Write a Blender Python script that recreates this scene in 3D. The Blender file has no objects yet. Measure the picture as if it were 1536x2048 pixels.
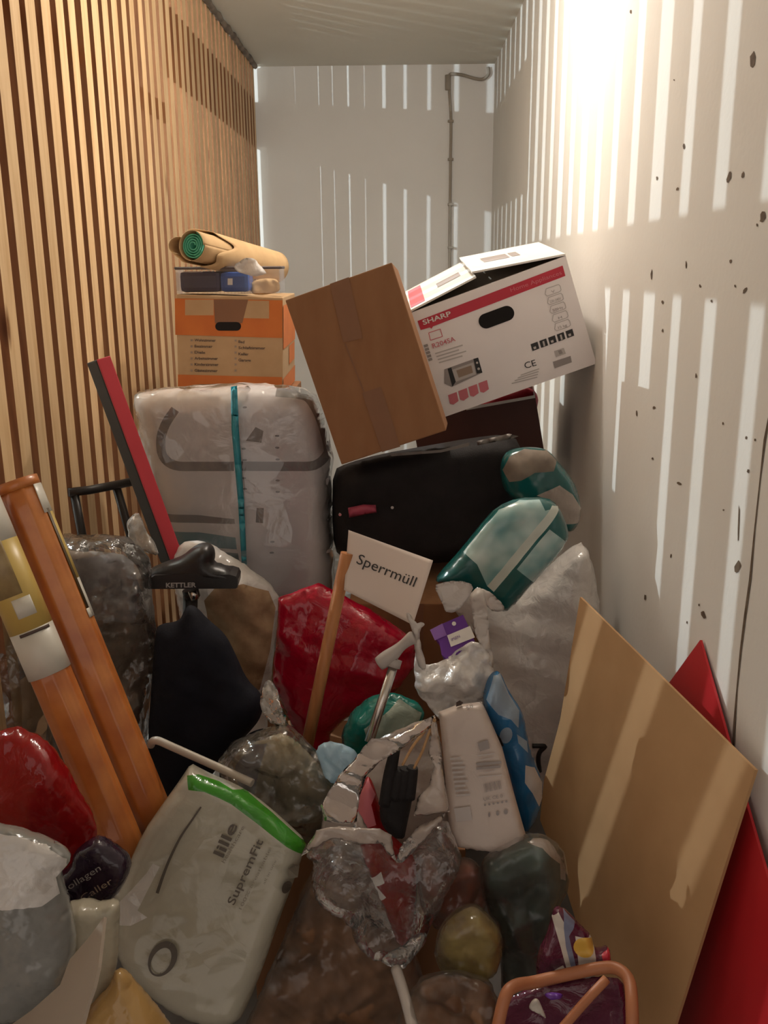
import bpy, bmesh, math, random
import numpy as np
from mathutils import Vector, Matrix, noise
from mathutils.geometry import delaunay_2d_cdt, tessellate_polygon

scene = bpy.context.scene
col = scene.collection
R = math.radians

# ------------------------------------------------------------------ camera
F = 1850.0                                   # focal length in pixels of the 1536 x 2048 frame
PITCH, ROLL, YAW, EYE = math.atan(494 / F), R(.45), R(1.2), 1.45
cp, sp, ca, sa = math.cos(PITCH), math.sin(PITCH), math.cos(YAW), math.sin(YAW)
fwd = Vector((-sa * cp, ca * cp, -sp))
r0 = Vector((ca, sa, 0)); u0 = r0.cross(fwd)
rgt = r0 * math.cos(ROLL) - u0 * math.sin(ROLL)
upv = r0 * math.sin(ROLL) + u0 * math.cos(ROLL)
CAM = Vector((0, 0, EYE))
cam = bpy.data.cameras.new('camera')
cam.sensor_fit = 'VERTICAL'; cam.sensor_height = 24.0
cam.lens = 24.0 * F / 2048; cam.clip_start = .02
camo = bpy.data.objects.new('camera', cam); col.objects.link(camo)
camo.matrix_world = Matrix((
    (rgt.x, upv.x, -fwd.x, CAM.x), (rgt.y, upv.y, -fwd.y, CAM.y), (rgt.z, upv.z, -fwd.z, CAM.z), (0, 0, 0, 1)))
scene.camera = camo

# ------------------------------------------------------------------ world, lamps, exposure
w = bpy.data.worlds.new('world'); scene.world = w; w.use_nodes = True
w.node_tree.nodes['Background'].inputs[0].default_value = (1, .87, .77, 1)
w.node_tree.nodes['Background'].inputs[1].default_value = .55

def lamp(name, loc, watts, colour, radius):
    l = bpy.data.lights.new(name, 'POINT'); l.energy = watts; l.color = colour; l.shadow_soft_size = radius
    o = bpy.data.objects.new(name, l); o.location = loc; col.objects.link(o)
    return o
# bare bulb of the next compartment, shining through the slats of the left wall
lamp('neighbour_bulb', (-1.984, 3.057, 2.40), 135, (.84, .96, 1), .006)
# ceiling bulb of this compartment, above the frame
lamp('ceiling_bulb', (-.02, 2.70, 2.34), 22, (1, .895, .80), .03)
scene.view_settings.view_transform = 'Standard'
scene.view_settings.look = 'None'
scene.view_settings.gamma = 1
scene.view_settings.use_curve_mapping = False
scene.view_settings.exposure = 0.4
scene.cycles.transparent_max_bounces = 24

XL, XR, D, CEIL = -.815, .516, 5.6, 2.522

# ------------------------------------------------------------------ helpers
def ray(x, y): return rgt * ((x - 768) / F) - upv * ((y - 1024) / F) + fwd
def P(x, y, Y): d = ray(x, y); return CAM + d * (Y / d.y)
def PX(x, y, X): d = ray(x, y); return CAM + d * (X / d.x)
def Zm(ox, oy, s, pts): return [(ox + a / s, oy + b / s) for a, b in pts]
Z4 = lambda *p: Zm(300, 430, 3.84, p)
Z5 = lambda *p: Zm(560, 470, 2.327, p)
Z6 = lambda *p: Zm(120, 700, 2.648, p)
Z7 = lambda *p: Zm(640, 840, 2.648, p)
Z8 = lambda *p: Zm(0, 920, 3.532, p)
ZA = lambda *p: Zm(200, 1050, 2.954, p)
ZB = lambda *p: Zm(520, 1040, 2.477, p)
ZC = lambda *p: Zm(780, 1160, 3.339, p)
ZE = lambda *p: Zm(0, 1400, 3.16, p)
ZF = lambda *p: Zm(220, 1480, 3.072, p)
ZG = lambda *p: Zm(600, 1400, 3.072, p)
ZH = lambda *p: Zm(900, 1600, 2.415, p)

def nt(m): m.use_nodes = True; t = m.node_tree; t.nodes.clear(); return t
def N(t, k, **kw):
    n = t.nodes.new(k)
    for a, b in kw.items():
        if a in n.inputs: n.inputs[a].default_value = b
        else: setattr(n, a, b)
    return n
def out(t, s):
    o = t.nodes.new('ShaderNodeOutputMaterial'); t.links.new(s, o.inputs[0])
def rgb(c): return (c[0], c[1], c[2], 1)
MATS = {}
def mat(name, c, c2=None, rough=.6, scale=6, bump=.0, bscale=60, spec=.5, stretch=(1, 1, 1), detail=4, metal=0, coat=0):
    """opaque surface: two-tone noise colour, fine bump"""
    m = bpy.data.materials.new(name); t = nt(m); L = t.links.new
    tc = N(t, 'ShaderNodeTexCoord'); mp = N(t, 'ShaderNodeMapping'); mp.inputs['Scale'].default_value = stretch
    L(tc.outputs['Object'], mp.inputs[0])
    nz = N(t, 'ShaderNodeTexNoise', Scale=scale, Detail=detail); L(mp.outputs[0], nz.inputs['Vector'])
    rp = N(t, 'ShaderNodeValToRGB'); c2 = c2 or tuple(v * .86 for v in c)
    rp.color_ramp.elements[0].color = rgb(c2); rp.color_ramp.elements[0].position = .32
    rp.color_ramp.elements[1].color = rgb(c); rp.color_ramp.elements[1].position = .68
    L(nz.outputs['Fac'], rp.inputs[0])
    b = N(t, 'ShaderNodeBsdfPrincipled', Roughness=rough, Metallic=metal)
    b.inputs['Specular IOR Level'].default_value = spec; b.inputs['Coat Weight'].default_value = coat
    L(rp.outputs[0], b.inputs['Base Color'])
    if bump:
        n2 = N(t, 'ShaderNodeTexNoise', Scale=bscale, Detail=3); L(mp.outputs[0], n2.inputs['Vector'])
        bp = N(t, 'ShaderNodeBump', Strength=bump, Distance=.004); L(n2.outputs['Fac'], bp.inputs['Height'])
        L(bp.outputs[0], b.inputs['Normal'])
    out(t, b.outputs[0]); MATS[name] = m; return m
def film(name, c, alpha=.3, rough=.14, trl=.35, crinkle=.6, cs=26, c2=None, spec=.7, edge=.4, facet=.2):
    """plastic film: gloss + light passing through; alpha < 1 is see-through film, denser where seen edge-on"""
    m = bpy.data.materials.new(name); t = nt(m); L = t.links.new
    tc = N(t, 'ShaderNodeTexCoord')
    nz = N(t, 'ShaderNodeTexNoise', Scale=cs, Detail=4, Distortion=1.0); L(tc.outputs['Object'], nz.inputs['Vector'])
    rg = N(t, 'ShaderNodeTexNoise', noise_type='RIDGED_MULTIFRACTAL'); rg.inputs['Scale'].default_value = cs * .45; rg.inputs['Detail'].default_value = 3
    rg.inputs['Distortion'].default_value = .7; L(tc.outputs['Object'], rg.inputs['Vector'])
    sc = N(t, 'ShaderNodeMath', operation='MULTIPLY'); L(rg.outputs['Fac'], sc.inputs[0]); sc.inputs[1].default_value = .35
    ad = N(t, 'ShaderNodeMath', operation='ADD'); L(nz.outputs['Fac'], ad.inputs[0]); L(sc.outputs[0], ad.inputs[1])
    bp = N(t, 'ShaderNodeBump', Strength=crinkle * .6, Distance=.016); L(ad.outputs[0], bp.inputs['Height'])
    dn = N(t, 'ShaderNodeTexNoise', Scale=cs * .5, Detail=2); L(tc.outputs['Object'], dn.inputs['Vector'])
    ds = N(t, 'ShaderNodeVectorMath', operation='SCALE'); L(dn.outputs['Color'], ds.inputs[0]); ds.inputs['Scale'].default_value = .07
    da = N(t, 'ShaderNodeVectorMath', operation='ADD'); L(tc.outputs['Object'], da.inputs[0]); L(ds.outputs[0], da.inputs[1])
    vc = N(t, 'ShaderNodeTexVoronoi'); vc.inputs['Scale'].default_value = cs * .9; L(da.outputs[0], vc.inputs['Vector'])
    vs_ = N(t, 'ShaderNodeVectorMath', operation='SUBTRACT'); L(vc.outputs['Color'], vs_.inputs[0]); vs_.inputs[1].default_value = (.5, .5, .5)
    vk = N(t, 'ShaderNodeVectorMath', operation='SCALE'); L(vs_.outputs[0], vk.inputs[0]); vk.inputs['Scale'].default_value = facet
    va = N(t, 'ShaderNodeVectorMath', operation='ADD'); L(bp.outputs[0], va.inputs[0]); L(vk.outputs[0], va.inputs[1])
    bp = N(t, 'ShaderNodeVectorMath', operation='NORMALIZE'); L(va.outputs[0], bp.inputs[0])
    cn = N(t, 'ShaderNodeTexNoise', Scale=9, Detail=2); L(tc.outputs['Object'], cn.inputs['Vector'])
    mx = N(t, 'ShaderNodeMixRGB'); mx.inputs[1].default_value = rgb(c2 or tuple(v * .8 for v in c)); mx.inputs[2].default_value = rgb(c)
    L(cn.outputs['Fac'], mx.inputs[0])
    b = N(t, 'ShaderNodeBsdfPrincipled', Roughness=rough); b.inputs['Specular IOR Level'].default_value = spec
    L(mx.outputs[0], b.inputs['Base Color']); L(bp.outputs[0], b.inputs['Normal'])
    tr = N(t, 'ShaderNodeBsdfTranslucent'); L(mx.outputs[0], tr.inputs['Color']); L(bp.outputs[0], tr.inputs['Normal'])
    m1 = N(t, 'ShaderNodeMixShader'); m1.inputs[0].default_value = trl; L(b.outputs[0], m1.inputs[1]); L(tr.outputs[0], m1.inputs[2])
    s = m1.outputs[0]
    if alpha < 1:
        tp = N(t, 'ShaderNodeBsdfTransparent'); m2 = N(t, 'ShaderNodeMixShader')
        lw = N(t, 'ShaderNodeLayerWeight', Blend=.35); L(bp.outputs[0], lw.inputs['Normal'])
        ml = N(t, 'ShaderNodeMath', operation='MULTIPLY_ADD'); L(lw.outputs['Facing'], ml.inputs[0])
        ml.inputs[1].default_value = edge; ml.inputs[2].default_value = alpha; ml.use_clamp = True
        df = N(t, 'ShaderNodeBsdfDiffuse'); L(mx.outputs[0], df.inputs['Color']); L(bp.outputs[0], df.inputs['Normal'])
        m1.inputs[0].default_value = max(trl, .4); L(df.outputs[0], m1.inputs[1])
        L(ml.outputs[0], m2.inputs[0]); L(tp.outputs[0], m2.inputs[1]); L(s, m2.inputs[2])
        fr_ = N(t, 'ShaderNodeFresnel', IOR=1.55); L(bp.outputs[0], fr_.inputs['Normal'])
        fm_ = N(t, 'ShaderNodeMath', operation='MULTIPLY'); L(fr_.outputs[0], fm_.inputs[0]); fm_.inputs[1].default_value = 1.5 * spec; fm_.use_clamp = True
        gs = N(t, 'ShaderNodeBsdfGlossy', Roughness=rough); gs.inputs['Color'].default_value = (1, 1, 1, 1); L(bp.outputs[0], gs.inputs['Normal'])
        m3 = N(t, 'ShaderNodeMixShader'); L(fm_.outputs[0], m3.inputs[0]); L(m2.outputs[0], m3.inputs[1]); L(gs.outputs[0], m3.inputs[2]); s = m3.outputs[0]
    out(t, s); MATS[name] = m; return m

def wood(name, light, dark, rough=.5):
    m = bpy.data.materials.new(name); t = nt(m); L = t.links.new
    tc = N(t, 'ShaderNodeTexCoord'); oi = N(t, 'ShaderNodeObjectInfo')
    ad = N(t, 'ShaderNodeVectorMath', operation='ADD'); L(tc.outputs['Object'], ad.inputs[0])
    cb = N(t, 'ShaderNodeCombineXYZ'); mu = N(t, 'ShaderNodeMath', operation='MULTIPLY'); mu.inputs[1].default_value = 37
    L(oi.outputs['Random'], mu.inputs[0]); L(mu.outputs[0], cb.inputs[0]); L(mu.outputs[0], cb.inputs[2]); L(cb.outputs[0], ad.inputs[1])
    mp = N(t, 'ShaderNodeMapping'); mp.inputs['Scale'].default_value = (14, 14, 1.1); L(ad.outputs[0], mp.inputs[0])
    nz = N(t, 'ShaderNodeTexNoise', Scale=4, Detail=5, Distortion=.6); L(mp.outputs[0], nz.inputs['Vector'])
    rp = N(t, 'ShaderNodeValToRGB'); rp.color_ramp.elements[0].color = rgb(dark); rp.color_ramp.elements[0].position = .3
    rp.color_ramp.elements[1].color = rgb(light); rp.color_ramp.elements[1].position = .62
    L(nz.outputs['Fac'], rp.inputs[0])
    kn = N(t, 'ShaderNodeTexVoronoi', Scale=3.4)
    mp2 = N(t, 'ShaderNodeMapping'); mp2.inputs['Scale'].default_value = (2, 2, .55); L(ad.outputs[0], mp2.inputs[0]); L(mp2.outputs[0], kn.inputs['Vector'])
    k2 = N(t, 'ShaderNodeValToRGB'); k2.color_ramp.elements[0].color = (.30, .18, .1, 1); k2.color_ramp.elements[0].position = .04
    k2.color_ramp.elements[1].color = (1, 1, 1, 1); k2.color_ramp.elements[1].position = .1; L(kn.outputs['Distance'], k2.inputs[0])
    hv = N(t, 'ShaderNodeMath', operation='MULTIPLY_ADD'); L(oi.outputs['Random'], hv.inputs[0]); hv.inputs[1].default_value = .28; hv.inputs[2].default_value = .80
    mx = N(t, 'ShaderNodeMixRGB', blend_type='MULTIPLY'); mx.inputs[0].default_value = 1; L(rp.outputs[0], mx.inputs[1]); L(k2.outputs[0], mx.inputs[2])
    mz = N(t, 'ShaderNodeMixRGB', blend_type='MULTIPLY'); mz.inputs[0].default_value = 1; L(mx.outputs[0], mz.inputs[1]); L(hv.outputs[0], mz.inputs[2])
    b = N(t, 'ShaderNodeBsdfPrincipled', Roughness=rough); b.inputs['Specular IOR Level'].default_value = .3
    L(mz.outputs[0], b.inputs['Base Color'])
    bp = N(t, 'ShaderNodeBump', Strength=.25, Distance=.002); L(nz.outputs['Fac'], bp.inputs['Height']); L(bp.outputs[0], b.inputs['Normal'])
    out(t, b.outputs[0]); MATS[name] = m; return m

def tag(o, label=None, cat=None, group=None, kind=None):
    if label: o['label'] = label
    if cat: o['category'] = cat
    if group: o['group'] = group
    if kind: o['kind'] = kind
    return o
def thing(name, label, cat, loc, group=None):
    o = bpy.data.objects.new(name, None); o.empty_display_size = .05; o.location = loc; col.objects.link(o)
    return tag(o, label, cat, group)
def origin(parent):
    p = Vector()
    while parent: p += parent.location; parent = parent.parent
    return p
def mesh(name, vs, fs, mats, parent=None, idx=None, smooth=False, bevel=0):
    """one mesh object from world-space vertices; top-level meshes get their origin at their base"""
    vs = [Vector(v) for v in vs]
    if parent is None:
        lo = Vector([min(v[i] for v in vs) for i in range(3)]); hi = Vector([max(v[i] for v in vs) for i in range(3)])
        org = Vector(((lo.x + hi.x) / 2, (lo.y + hi.y) / 2, lo.z))
    else:
        org = origin(parent)
    me = bpy.data.meshes.new(name)
    me.from_pydata([tuple(v - org) for v in vs], [], fs)
    if not isinstance(mats, (list, tuple)): mats = [mats]
    for m in mats: me.materials.append(MATS[m])
    if idx:
        for p, i in zip(me.polygons, idx): p.material_index = i
    bm = bmesh.new(); bm.from_mesh(me)
    if bevel: bmesh.ops.bevel(bm, geom=bm.edges[:], offset=bevel, segments=2, affect='EDGES', profile=.6)
    bmesh.ops.recalc_face_normals(bm, faces=bm.faces[:]); bm.to_mesh(me); bm.free()
    if smooth:
        for p in me.polygons: p.use_smooth = True
    o = bpy.data.objects.new(name, me); col.objects.link(o)
    o.parent = parent
    if parent is None: o.location = org
    return o
BOXF = [(0, 1, 3, 2), (4, 6, 7, 5), (0, 4, 5, 1), (2, 3, 7, 6), (0, 2, 6, 4), (1, 5, 7, 3)]
def box(name, lo, hi, m, parent=None, bevel=0):
    vs = [(x, y, z) for x in (lo[0], hi[0]) for y in (lo[1], hi[1]) for z in (lo[2], hi[2])]
    return mesh(name, vs, BOXF, m, parent, bevel=bevel)
def boxf(name, fr, lo, hi, m, parent, bevel=0):
    """box in a frame fr(x, y, z) -> world"""
    vs = [fr(x, y, z) for x in (lo[0], hi[0]) for y in (lo[1], hi[1]) for z in (lo[2], hi[2])]
    return mesh(name, vs, BOXF, m, parent, bevel=bevel)
def spline(pts, n=8):
    pts = [Vector(p) for p in pts]; r = []
    q = [pts[0] * 2 - pts[1]] + pts + [pts[-1] * 2 - pts[-2]]
    for i in range(1, len(q) - 2):
        a, b, c, d = q[i - 1:i + 3]
        for k in range(n):
            t = k / n
            r.append(.5 * ((2 * b) + (c - a) * t + (2 * a - 5 * b + 4 * c - d) * t * t + (3 * b - a - 3 * c + d) * t ** 3))
    r.append(pts[-1]); return r
def tube(name, pts, rad, m, parent=None, seg=12, smooth=0, cap=True, rfun=None):
    if smooth: pts = spline(pts, smooth)
    pts = [Vector(p) for p in pts]; vs = []; fs = []
    n = len(pts); prev = None
    for i, p in enumerate(pts):
        d = (pts[min(i + 1, n - 1)] - pts[max(i - 1, 0)]).normalized()
        if prev is None: a = d.orthogonal().normalized()
        else: a = (prev - d * prev.dot(d)).normalized()
        prev = a; b = d.cross(a)
        rr = rad(i / (n - 1)) if callable(rad) else rad
        for k in range(seg):
            th = 2 * math.pi * k / seg; q = rr * (rfun(th) if rfun else 1)
            vs.append(p + a * (math.cos(th) * q) + b * (math.sin(th) * q))
    for i in range(n - 1):
        for k in range(seg):
            fs.append((i * seg + k, i * seg + (k + 1) % seg, (i + 1) * seg + (k + 1) % seg, (i + 1) * seg + k))
    if cap: fs += [tuple(range(seg))[::-1], tuple((n - 1) * seg + k for k in range(seg))]
    o = mesh(name, vs, fs, m, parent)
    for p in o.data.polygons: p.use_smooth = len(p.vertices) == 4
    return o
def chaikin(p, n):
    for _ in range(n):
        q = []
        for i in range(len(p)):
            a, b = p[i], p[(i + 1) % len(p)]
            q += [(a[0] * .75 + b[0] * .25, a[1] * .75 + b[1] * .25), (a[0] * .25 + b[0] * .75, a[1] * .25 + b[1] * .75)]
        p = q
    return p
def inside(x, y, p):
    c = False; j = len(p) - 1
    for i in range(len(p)):
        if (p[i][1] > y) != (p[j][1] > y) and x < (p[j][0] - p[i][0]) * (y - p[i][1]) / (p[j][1] - p[i][1]) + p[i][0]: c = not c
        j = i
    return c
def edged(x, y, p):
    m = 1e9
    for i in range(len(p)):
        ax, ay = p[i]; bx, by = p[(i + 1) % len(p)]; dx, dy = bx - ax, by - ay
        t = ((x - ax) * dx + (y - ay) * dy) / (dx * dx + dy * dy + 1e-9); t = 0 if t < 0 else 1 if t > 1 else t
        d = (ax + t * dx - x) ** 2 + (ay + t * dy - y) ** 2
        if d < m: m = d
    return math.sqrt(m)
def resample(p, step):
    r = []
    for i in range(len(p)):
        a, b = p[i], p[(i + 1) % len(p)]; L = math.hypot(b[0] - a[0], b[1] - a[1]); n = max(1, int(round(L / step)))
        r += [(a[0] + (b[0] - a[0]) * k / n, a[1] + (b[1] - a[1]) * k / n) for k in range(n)]
    return r
def in_many(x, y, p):
    c = np.zeros(len(x), bool); j = len(p) - 1
    for i in range(len(p)):
        if p[i][1] != p[j][1]:
            c ^= ((p[i][1] > y) != (p[j][1] > y)) & (x < (p[j][0] - p[i][0]) * (y - p[i][1]) / (p[j][1] - p[i][1]) + p[i][0])
        j = i
    return c
def dist_many(x, y, p):
    m = np.full(len(x), 1e18)
    for i in range(len(p)):
        ax, ay = p[i]; bx, by = p[(i + 1) % len(p)]; dx, dy = bx - ax, by - ay
        t = np.clip(((x - ax) * dx + (y - ay) * dy) / (dx * dx + dy * dy + 1e-9), 0, 1)
        m = np.minimum(m, (ax + t * dx - x) ** 2 + (ay + t * dy - y) ** 2)
    return np.sqrt(m)
class Surf:
    """a bulging sheet standing in the room: plane y = Y0 + slopes, lifted towards the viewer by a rounded profile"""
    def __init__(s, poly, Y, h, rad, ax=0, ay=0):
        s.poly = poly; s.cx = sum(p[0] for p in poly) / len(poly); s.cy = sum(p[1] for p in poly) / len(poly)
        s.Y, s.h, s.rad, s.ax, s.ay = Y, h, rad, ax, ay
        a, b, c = s.base(s.cx, s.cy), s.base(s.cx + 20, s.cy), s.base(s.cx, s.cy + 20)
        s.n = (b - a).cross(c - a).normalized()
        if s.n.dot(CAM - a) < 0: s.n = -s.n
        s.n = (s.n * .5 + (CAM - a).normalized() * .5).normalized()
    def base(s, x, y): return P(x, y, s.Y + s.ax * (x - s.cx) / 1000 + s.ay * (y - s.cy) / 1000)
    def prof(s, d):
        q = min(d / s.rad, 1); return math.sqrt(max(0, 1 - (1 - q) ** 2))
    def __call__(s, x, y, e=.0015):
        return s.base(x, y) + s.n * (s.h * s.prof(edged(x, y, s.poly)) + e)
def pillow(name, poly, Y, h, hb, m, rad=45, ax=0, ay=0, step=9, wr=.006, wf=16, seed=0, marks=(), smooth=2,
           parent=None, fold=None, jag=None, crk=None):
    """a bag or soft packet from its outline, with its own distance, bulge, thickness and creases"""
    m0 = m[0] if isinstance(m, (list, tuple)) else m
    if crk is None: crk = .0034 if m0 in ('clear_film', 'tuft_film') else .0022 if m0 == 'milky_film' else .0009 if wr >= .009 and 'film' in m0 else 0
    if wr >= .009: wf *= .62; wr *= 1.2
    if jag is None: jag = 3 if wr >= .009 else 0
    if smooth: poly = chaikin(poly, (1 if smooth > 1 else 0) if wr >= .009 else smooth)
    poly = resample(poly, step)
    if jag:
        cx0 = sum(p[0] for p in poly) / len(poly); cy0 = sum(p[1] for p in poly) / len(poly); q = []
        for x, y in poly:
            k = jag * (noise.noise(Vector((x * .03, y * .03, seed))) * 1.2 + noise.noise(Vector((x * .09, y * .09, seed + 5))) * .8)
            L = math.hypot(x - cx0, y - cy0) + 1e-6; q.append((x + (x - cx0) / L * k, y + (y - cy0) / L * k))
        poly = q
    S = Surf(poly, Y, h, rad, ax, ay)
    rnd = random.Random(seed)
    pts = [Vector(p) for p in poly]; n0 = len(pts)
    edges = [(i, (i + 1) % n0) for i in range(n0)]
    mk = [([p for p in resample(q, step)], mi) for q, mi in marks]
    for q, mi in mk:
        b = len(pts); pts += [Vector(p) for p in q]; edges += [(b + i, b + (i + 1) % len(q)) for i in range(len(q))]
    x0, x1 = min(p[0] for p in poly), max(p[0] for p in poly); y0, y1 = min(p[1] for p in poly), max(p[1] for p in poly)
    gx, gy = np.meshgrid(np.arange(x0 + step * .5, x1, step), np.arange(y0 + step * .5, y1, step))
    nr = np.random.RandomState(seed + 7)
    gx = gx.ravel() + nr.uniform(-.3, .3, gx.size) * step; gy = gy.ravel() + nr.uniform(-.3, .3, gy.size) * step
    ok = in_many(gx, gy, poly) & (dist_many(gx, gy, poly) > step * .45)
    pts += [Vector((float(p), float(q))) for p, q in zip(gx[ok], gy[ok])]
    V, _, Fc, *_ = delaunay_2d_cdt(pts, edges, [], 0, .05)
    xy = np.array([(v.x, v.y) for v in V]); ctr = np.array([xy[list(f)].mean(0) for f in Fc])
    ok = in_many(ctr[:, 0], ctr[:, 1], poly); Fc = [f for f, o_ in zip(Fc, ok) if o_]; ctr = ctr[ok]
    used = sorted({i for f in Fc for i in f}); mp = {k: i for i, k in enumerate(used)}
    V = [V[i] for i in used]; Fc = [tuple(mp[i] for i in f) for f in Fc]
    off = Vector((seed * 3.17, seed * 1.3, seed * .7))
    vs = []; back = {}
    xy = np.array([(v.x, v.y) for v in V]); ds = dist_many(xy[:, 0], xy[:, 1], poly).tolist()
    folds = [(Vector((rnd.gauss(0, 1), rnd.gauss(0, 1), rnd.gauss(0, 1))).normalized(), rnd.uniform(.7, 1.5) * (1 + .7 * i), rnd.random(), 1 / (1 + 1.0 * i)) for i in range(5)]
    for v, d in zip(V, ds):
        p = S.base(v.x, v.y); pr = S.prof(d)
        if fold:
            an = math.radians(fold[0]); u = v.x * math.cos(an) + v.y * math.sin(an); q = -v.x * math.sin(an) + v.y * math.cos(an)
            c = Vector((u * .0008 * fold[1], q * .0008, 0)) * wf
        else: c = p * wf
        c = c + off
        wv = c + noise.noise_vector(c * .6) * .45
        k = 0
        for dr, fq, ph, am in folds:      # crisp straight creases between flat facets
            q_ = wv.dot(dr) * fq * .55 + ph; k += am * (abs((q_ % 1) - .5) * 4 - 1)
        k = .9 * k + .25 * noise.noise(wv * 1.7)
        vs.append(p + S.n * (h * pr + (wr * (k - .2) + crk * rnd.gauss(0, .7)) * min(1, d / (step * 1.4))))
    nf = len(vs)
    for i, (v, d) in enumerate(zip(V, ds)):
        if d < .3: back[i] = i
        else:
            back[i] = len(vs); vs.append(S.base(v.x, v.y) - S.n * (hb * S.prof(d)))
    fs = list(Fc); idx = []
    for f in Fc:
        idx.append(0)
    idx = np.zeros(len(Fc), int)
    for q, k in mk: idx[in_many(ctr[:, 0], ctr[:, 1], q)] = k
    idx = idx.tolist()
    for f in Fc:
        g = tuple(back[i] for i in reversed(f))
        if set(g) != set(f): fs.append(g); idx.append(0)
    o = mesh(name, vs, fs, m, parent, idx, smooth=True)
    return o, S
def decal(name, poly, S, m, parent, e=.0012, th=0):
    """flat print or label lying on a surface S(px, py, lift)"""
    V, _, Fc, *_ = delaunay_2d_cdt([Vector(p) for p in poly], [(i, (i + 1) % len(poly)) for i in range(len(poly))], [], 1, .01)
    return mesh(name, [S(v.x, v.y, e) for v in V], [tuple(f) for f in Fc], m, parent)
def ell(cx, cy, a, b, tilt=0, n=20):
    t = math.radians(tilt)
    return [(cx + a * math.cos(k) * math.cos(t) - b * math.sin(k) * math.sin(t), cy + a * math.cos(k) * math.sin(t) + b * math.sin(k) * math.cos(t))
            for k in [2 * math.pi * i / n for i in range(n)]]
def rect(p0, p1, half):
    dx, dy = p1[0] - p0[0], p1[1] - p0[1]; L = math.hypot(dx, dy); nx, ny = -dy / L * half, dx / L * half
    return [(p0[0] + nx, p0[1] + ny), (p1[0] + nx, p1[1] + ny), (p1[0] - nx, p1[1] - ny), (p0[0] - nx, p0[1] - ny)]
def text(s, p0, p1, hpx, S, m, parent, e=.002, name='lettering', bold=0):
    """lettering from baseline start p0 to baseline end p1, letter height hpx"""
    cu = bpy.data.curves.new('t', 'FONT'); cu.body = s; cu.resolution_u = 3; cu.offset = bold
    to = bpy.data.objects.new('t', cu); col.objects.link(to)
    dg = bpy.context.evaluated_depsgraph_get(); me = bpy.data.meshes.new_from_object(to.evaluated_get(dg))
    bpy.data.objects.remove(to)
    xs = [v.co.x for v in me.vertices]; xa, xb = min(xs), max(xs); cap = .73
    dx, dy = p1[0] - p0[0], p1[1] - p0[1]; L = math.hypot(dx, dy); ux, uy = dy / L * hpx, -dx / L * hpx
    vs = []
    for v in me.vertices:
        a = (v.co.x - xa) / (xb - xa); b = v.co.y / cap
        vs.append(S(p0[0] + dx * a + ux * b, p0[1] + dy * a + uy * b, e))
    return mesh(name, vs, [tuple(p.vertices) for p in me.polygons], m, parent)
def frame(loc, rv, dims):
    """box pose: local x across, y away from the viewer, z up; returns to-world map and front-face Surf"""
    a = Vector(rv); M = Matrix.Rotation(a.length, 3, a.normalized()) if a.length > 1e-6 else Matrix.Identity(3)
    o = Vector(loc)
    fr = lambda x, y, z: o + M @ Vector((x, y, z))
    n = M @ Vector((0, -1, 0))
    def S(px, py, e=.001):
        d = ray(px, py); t = (o - CAM).dot(n) / d.dot(n); return CAM + d * t + n * e
    return fr, S
def plane_surf(a, b, c):
    a = Vector(a); n = (Vector(b) - a).cross(Vector(c) - a).normalized()
    if n.dot(CAM - a) < 0: n = -n
    def S(px, py, e=.001):
        d = ray(px, py); t = (a - CAM).dot(n) / d.dot(n); return CAM + d * t + n * e
    S.n = n
    return S
def slab(name, poly, S, th, m, parent=None, bevel=0):
    """rigid panel of thickness th whose visible face lies on the plane S"""
    n = len(poly); V, _, Fc, *_ = delaunay_2d_cdt([Vector(p) for p in poly], [(i, (i + 1) % n) for i in range(n)], [], 1, .01)
    vs = [S(v.x, v.y, 0) for v in V] + [S(v.x, v.y, -th) for v in V]; k = len(V)
    fs = [tuple(f) for f in Fc] + [tuple(i + k for i in reversed(f)) for f in Fc]
    cnt = {}
    for f in Fc:
        for i in range(len(f)):
            e = tuple(sorted((f[i], f[(i + 1) % len(f)]))); cnt[e] = cnt.get(e, 0) + 1
    fs += [(a, b, b + k, a + k) for (a, b), c in cnt.items() if c == 1]
    return mesh(name, vs, fs, m, parent)
# ------------------------------------------------------------------ materials
mat('plaster', (.76, .735, .69), (.72, .69, .64), rough=.85, scale=2.2, bump=.12, bscale=70, spec=.2)
mat('plaster_back', (.90, .90, .885), (.85, .845, .825), rough=.85, scale=1.7, bump=.1, bscale=60, spec=.2)
mat('ceiling_paint', (.78, .75, .67), (.73, .70, .62), rough=.9, scale=1.4, bump=.08, spec=.1)
mat('concrete', (.20, .19, .18), (.14, .13, .12), rough=.9, scale=8, bump=.3)
mat('stain', (.16, .11, .07), (.08, .05, .03), rough=.9, scale=90)
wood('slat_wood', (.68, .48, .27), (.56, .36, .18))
wood('slat_side_shaded', (.27, .115, .045), (.19, .075, .03), rough=.7)  # gap shade put into the colour: slat sides darker than their room faces
wood('rail_wood', (.50, .31, .15), (.36, .20, .09))
wood('stick_wood', (.44, .185, .07), (.34, .13, .05), rough=.4)
mat('grey_cable', (.40, .35, .29), (.32, .28, .23), rough=.7)
mat('kraft', (.29, .145, .072), (.26, .125, .06), rough=.8, scale=30, stretch=(1, 1, .3), bump=.05, spec=.2)
mat('kraft_pale', (.56, .38, .20), (.50, .33, .17), rough=.75, scale=20, bump=.06, spec=.2)
mat('kraft_sheet', (.46, .275, .135), (.42, .245, .118), rough=.8, scale=12, bump=.05, spec=.2)
mat('tape', (.235, .11, .055), (.215, .10, .05), rough=.65, scale=10)
mat('box_tan', (.50, .33, .18), (.45, .29, .15), rough=.75, scale=16)
mat('orange_print', (.60, .17, .03), (.54, .14, .025), rough=.7, scale=14)
mat('dark_print', (.09, .06, .05), rough=.7)
mat('faint_print', (.33, .24, .18), rough=.7)
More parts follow.
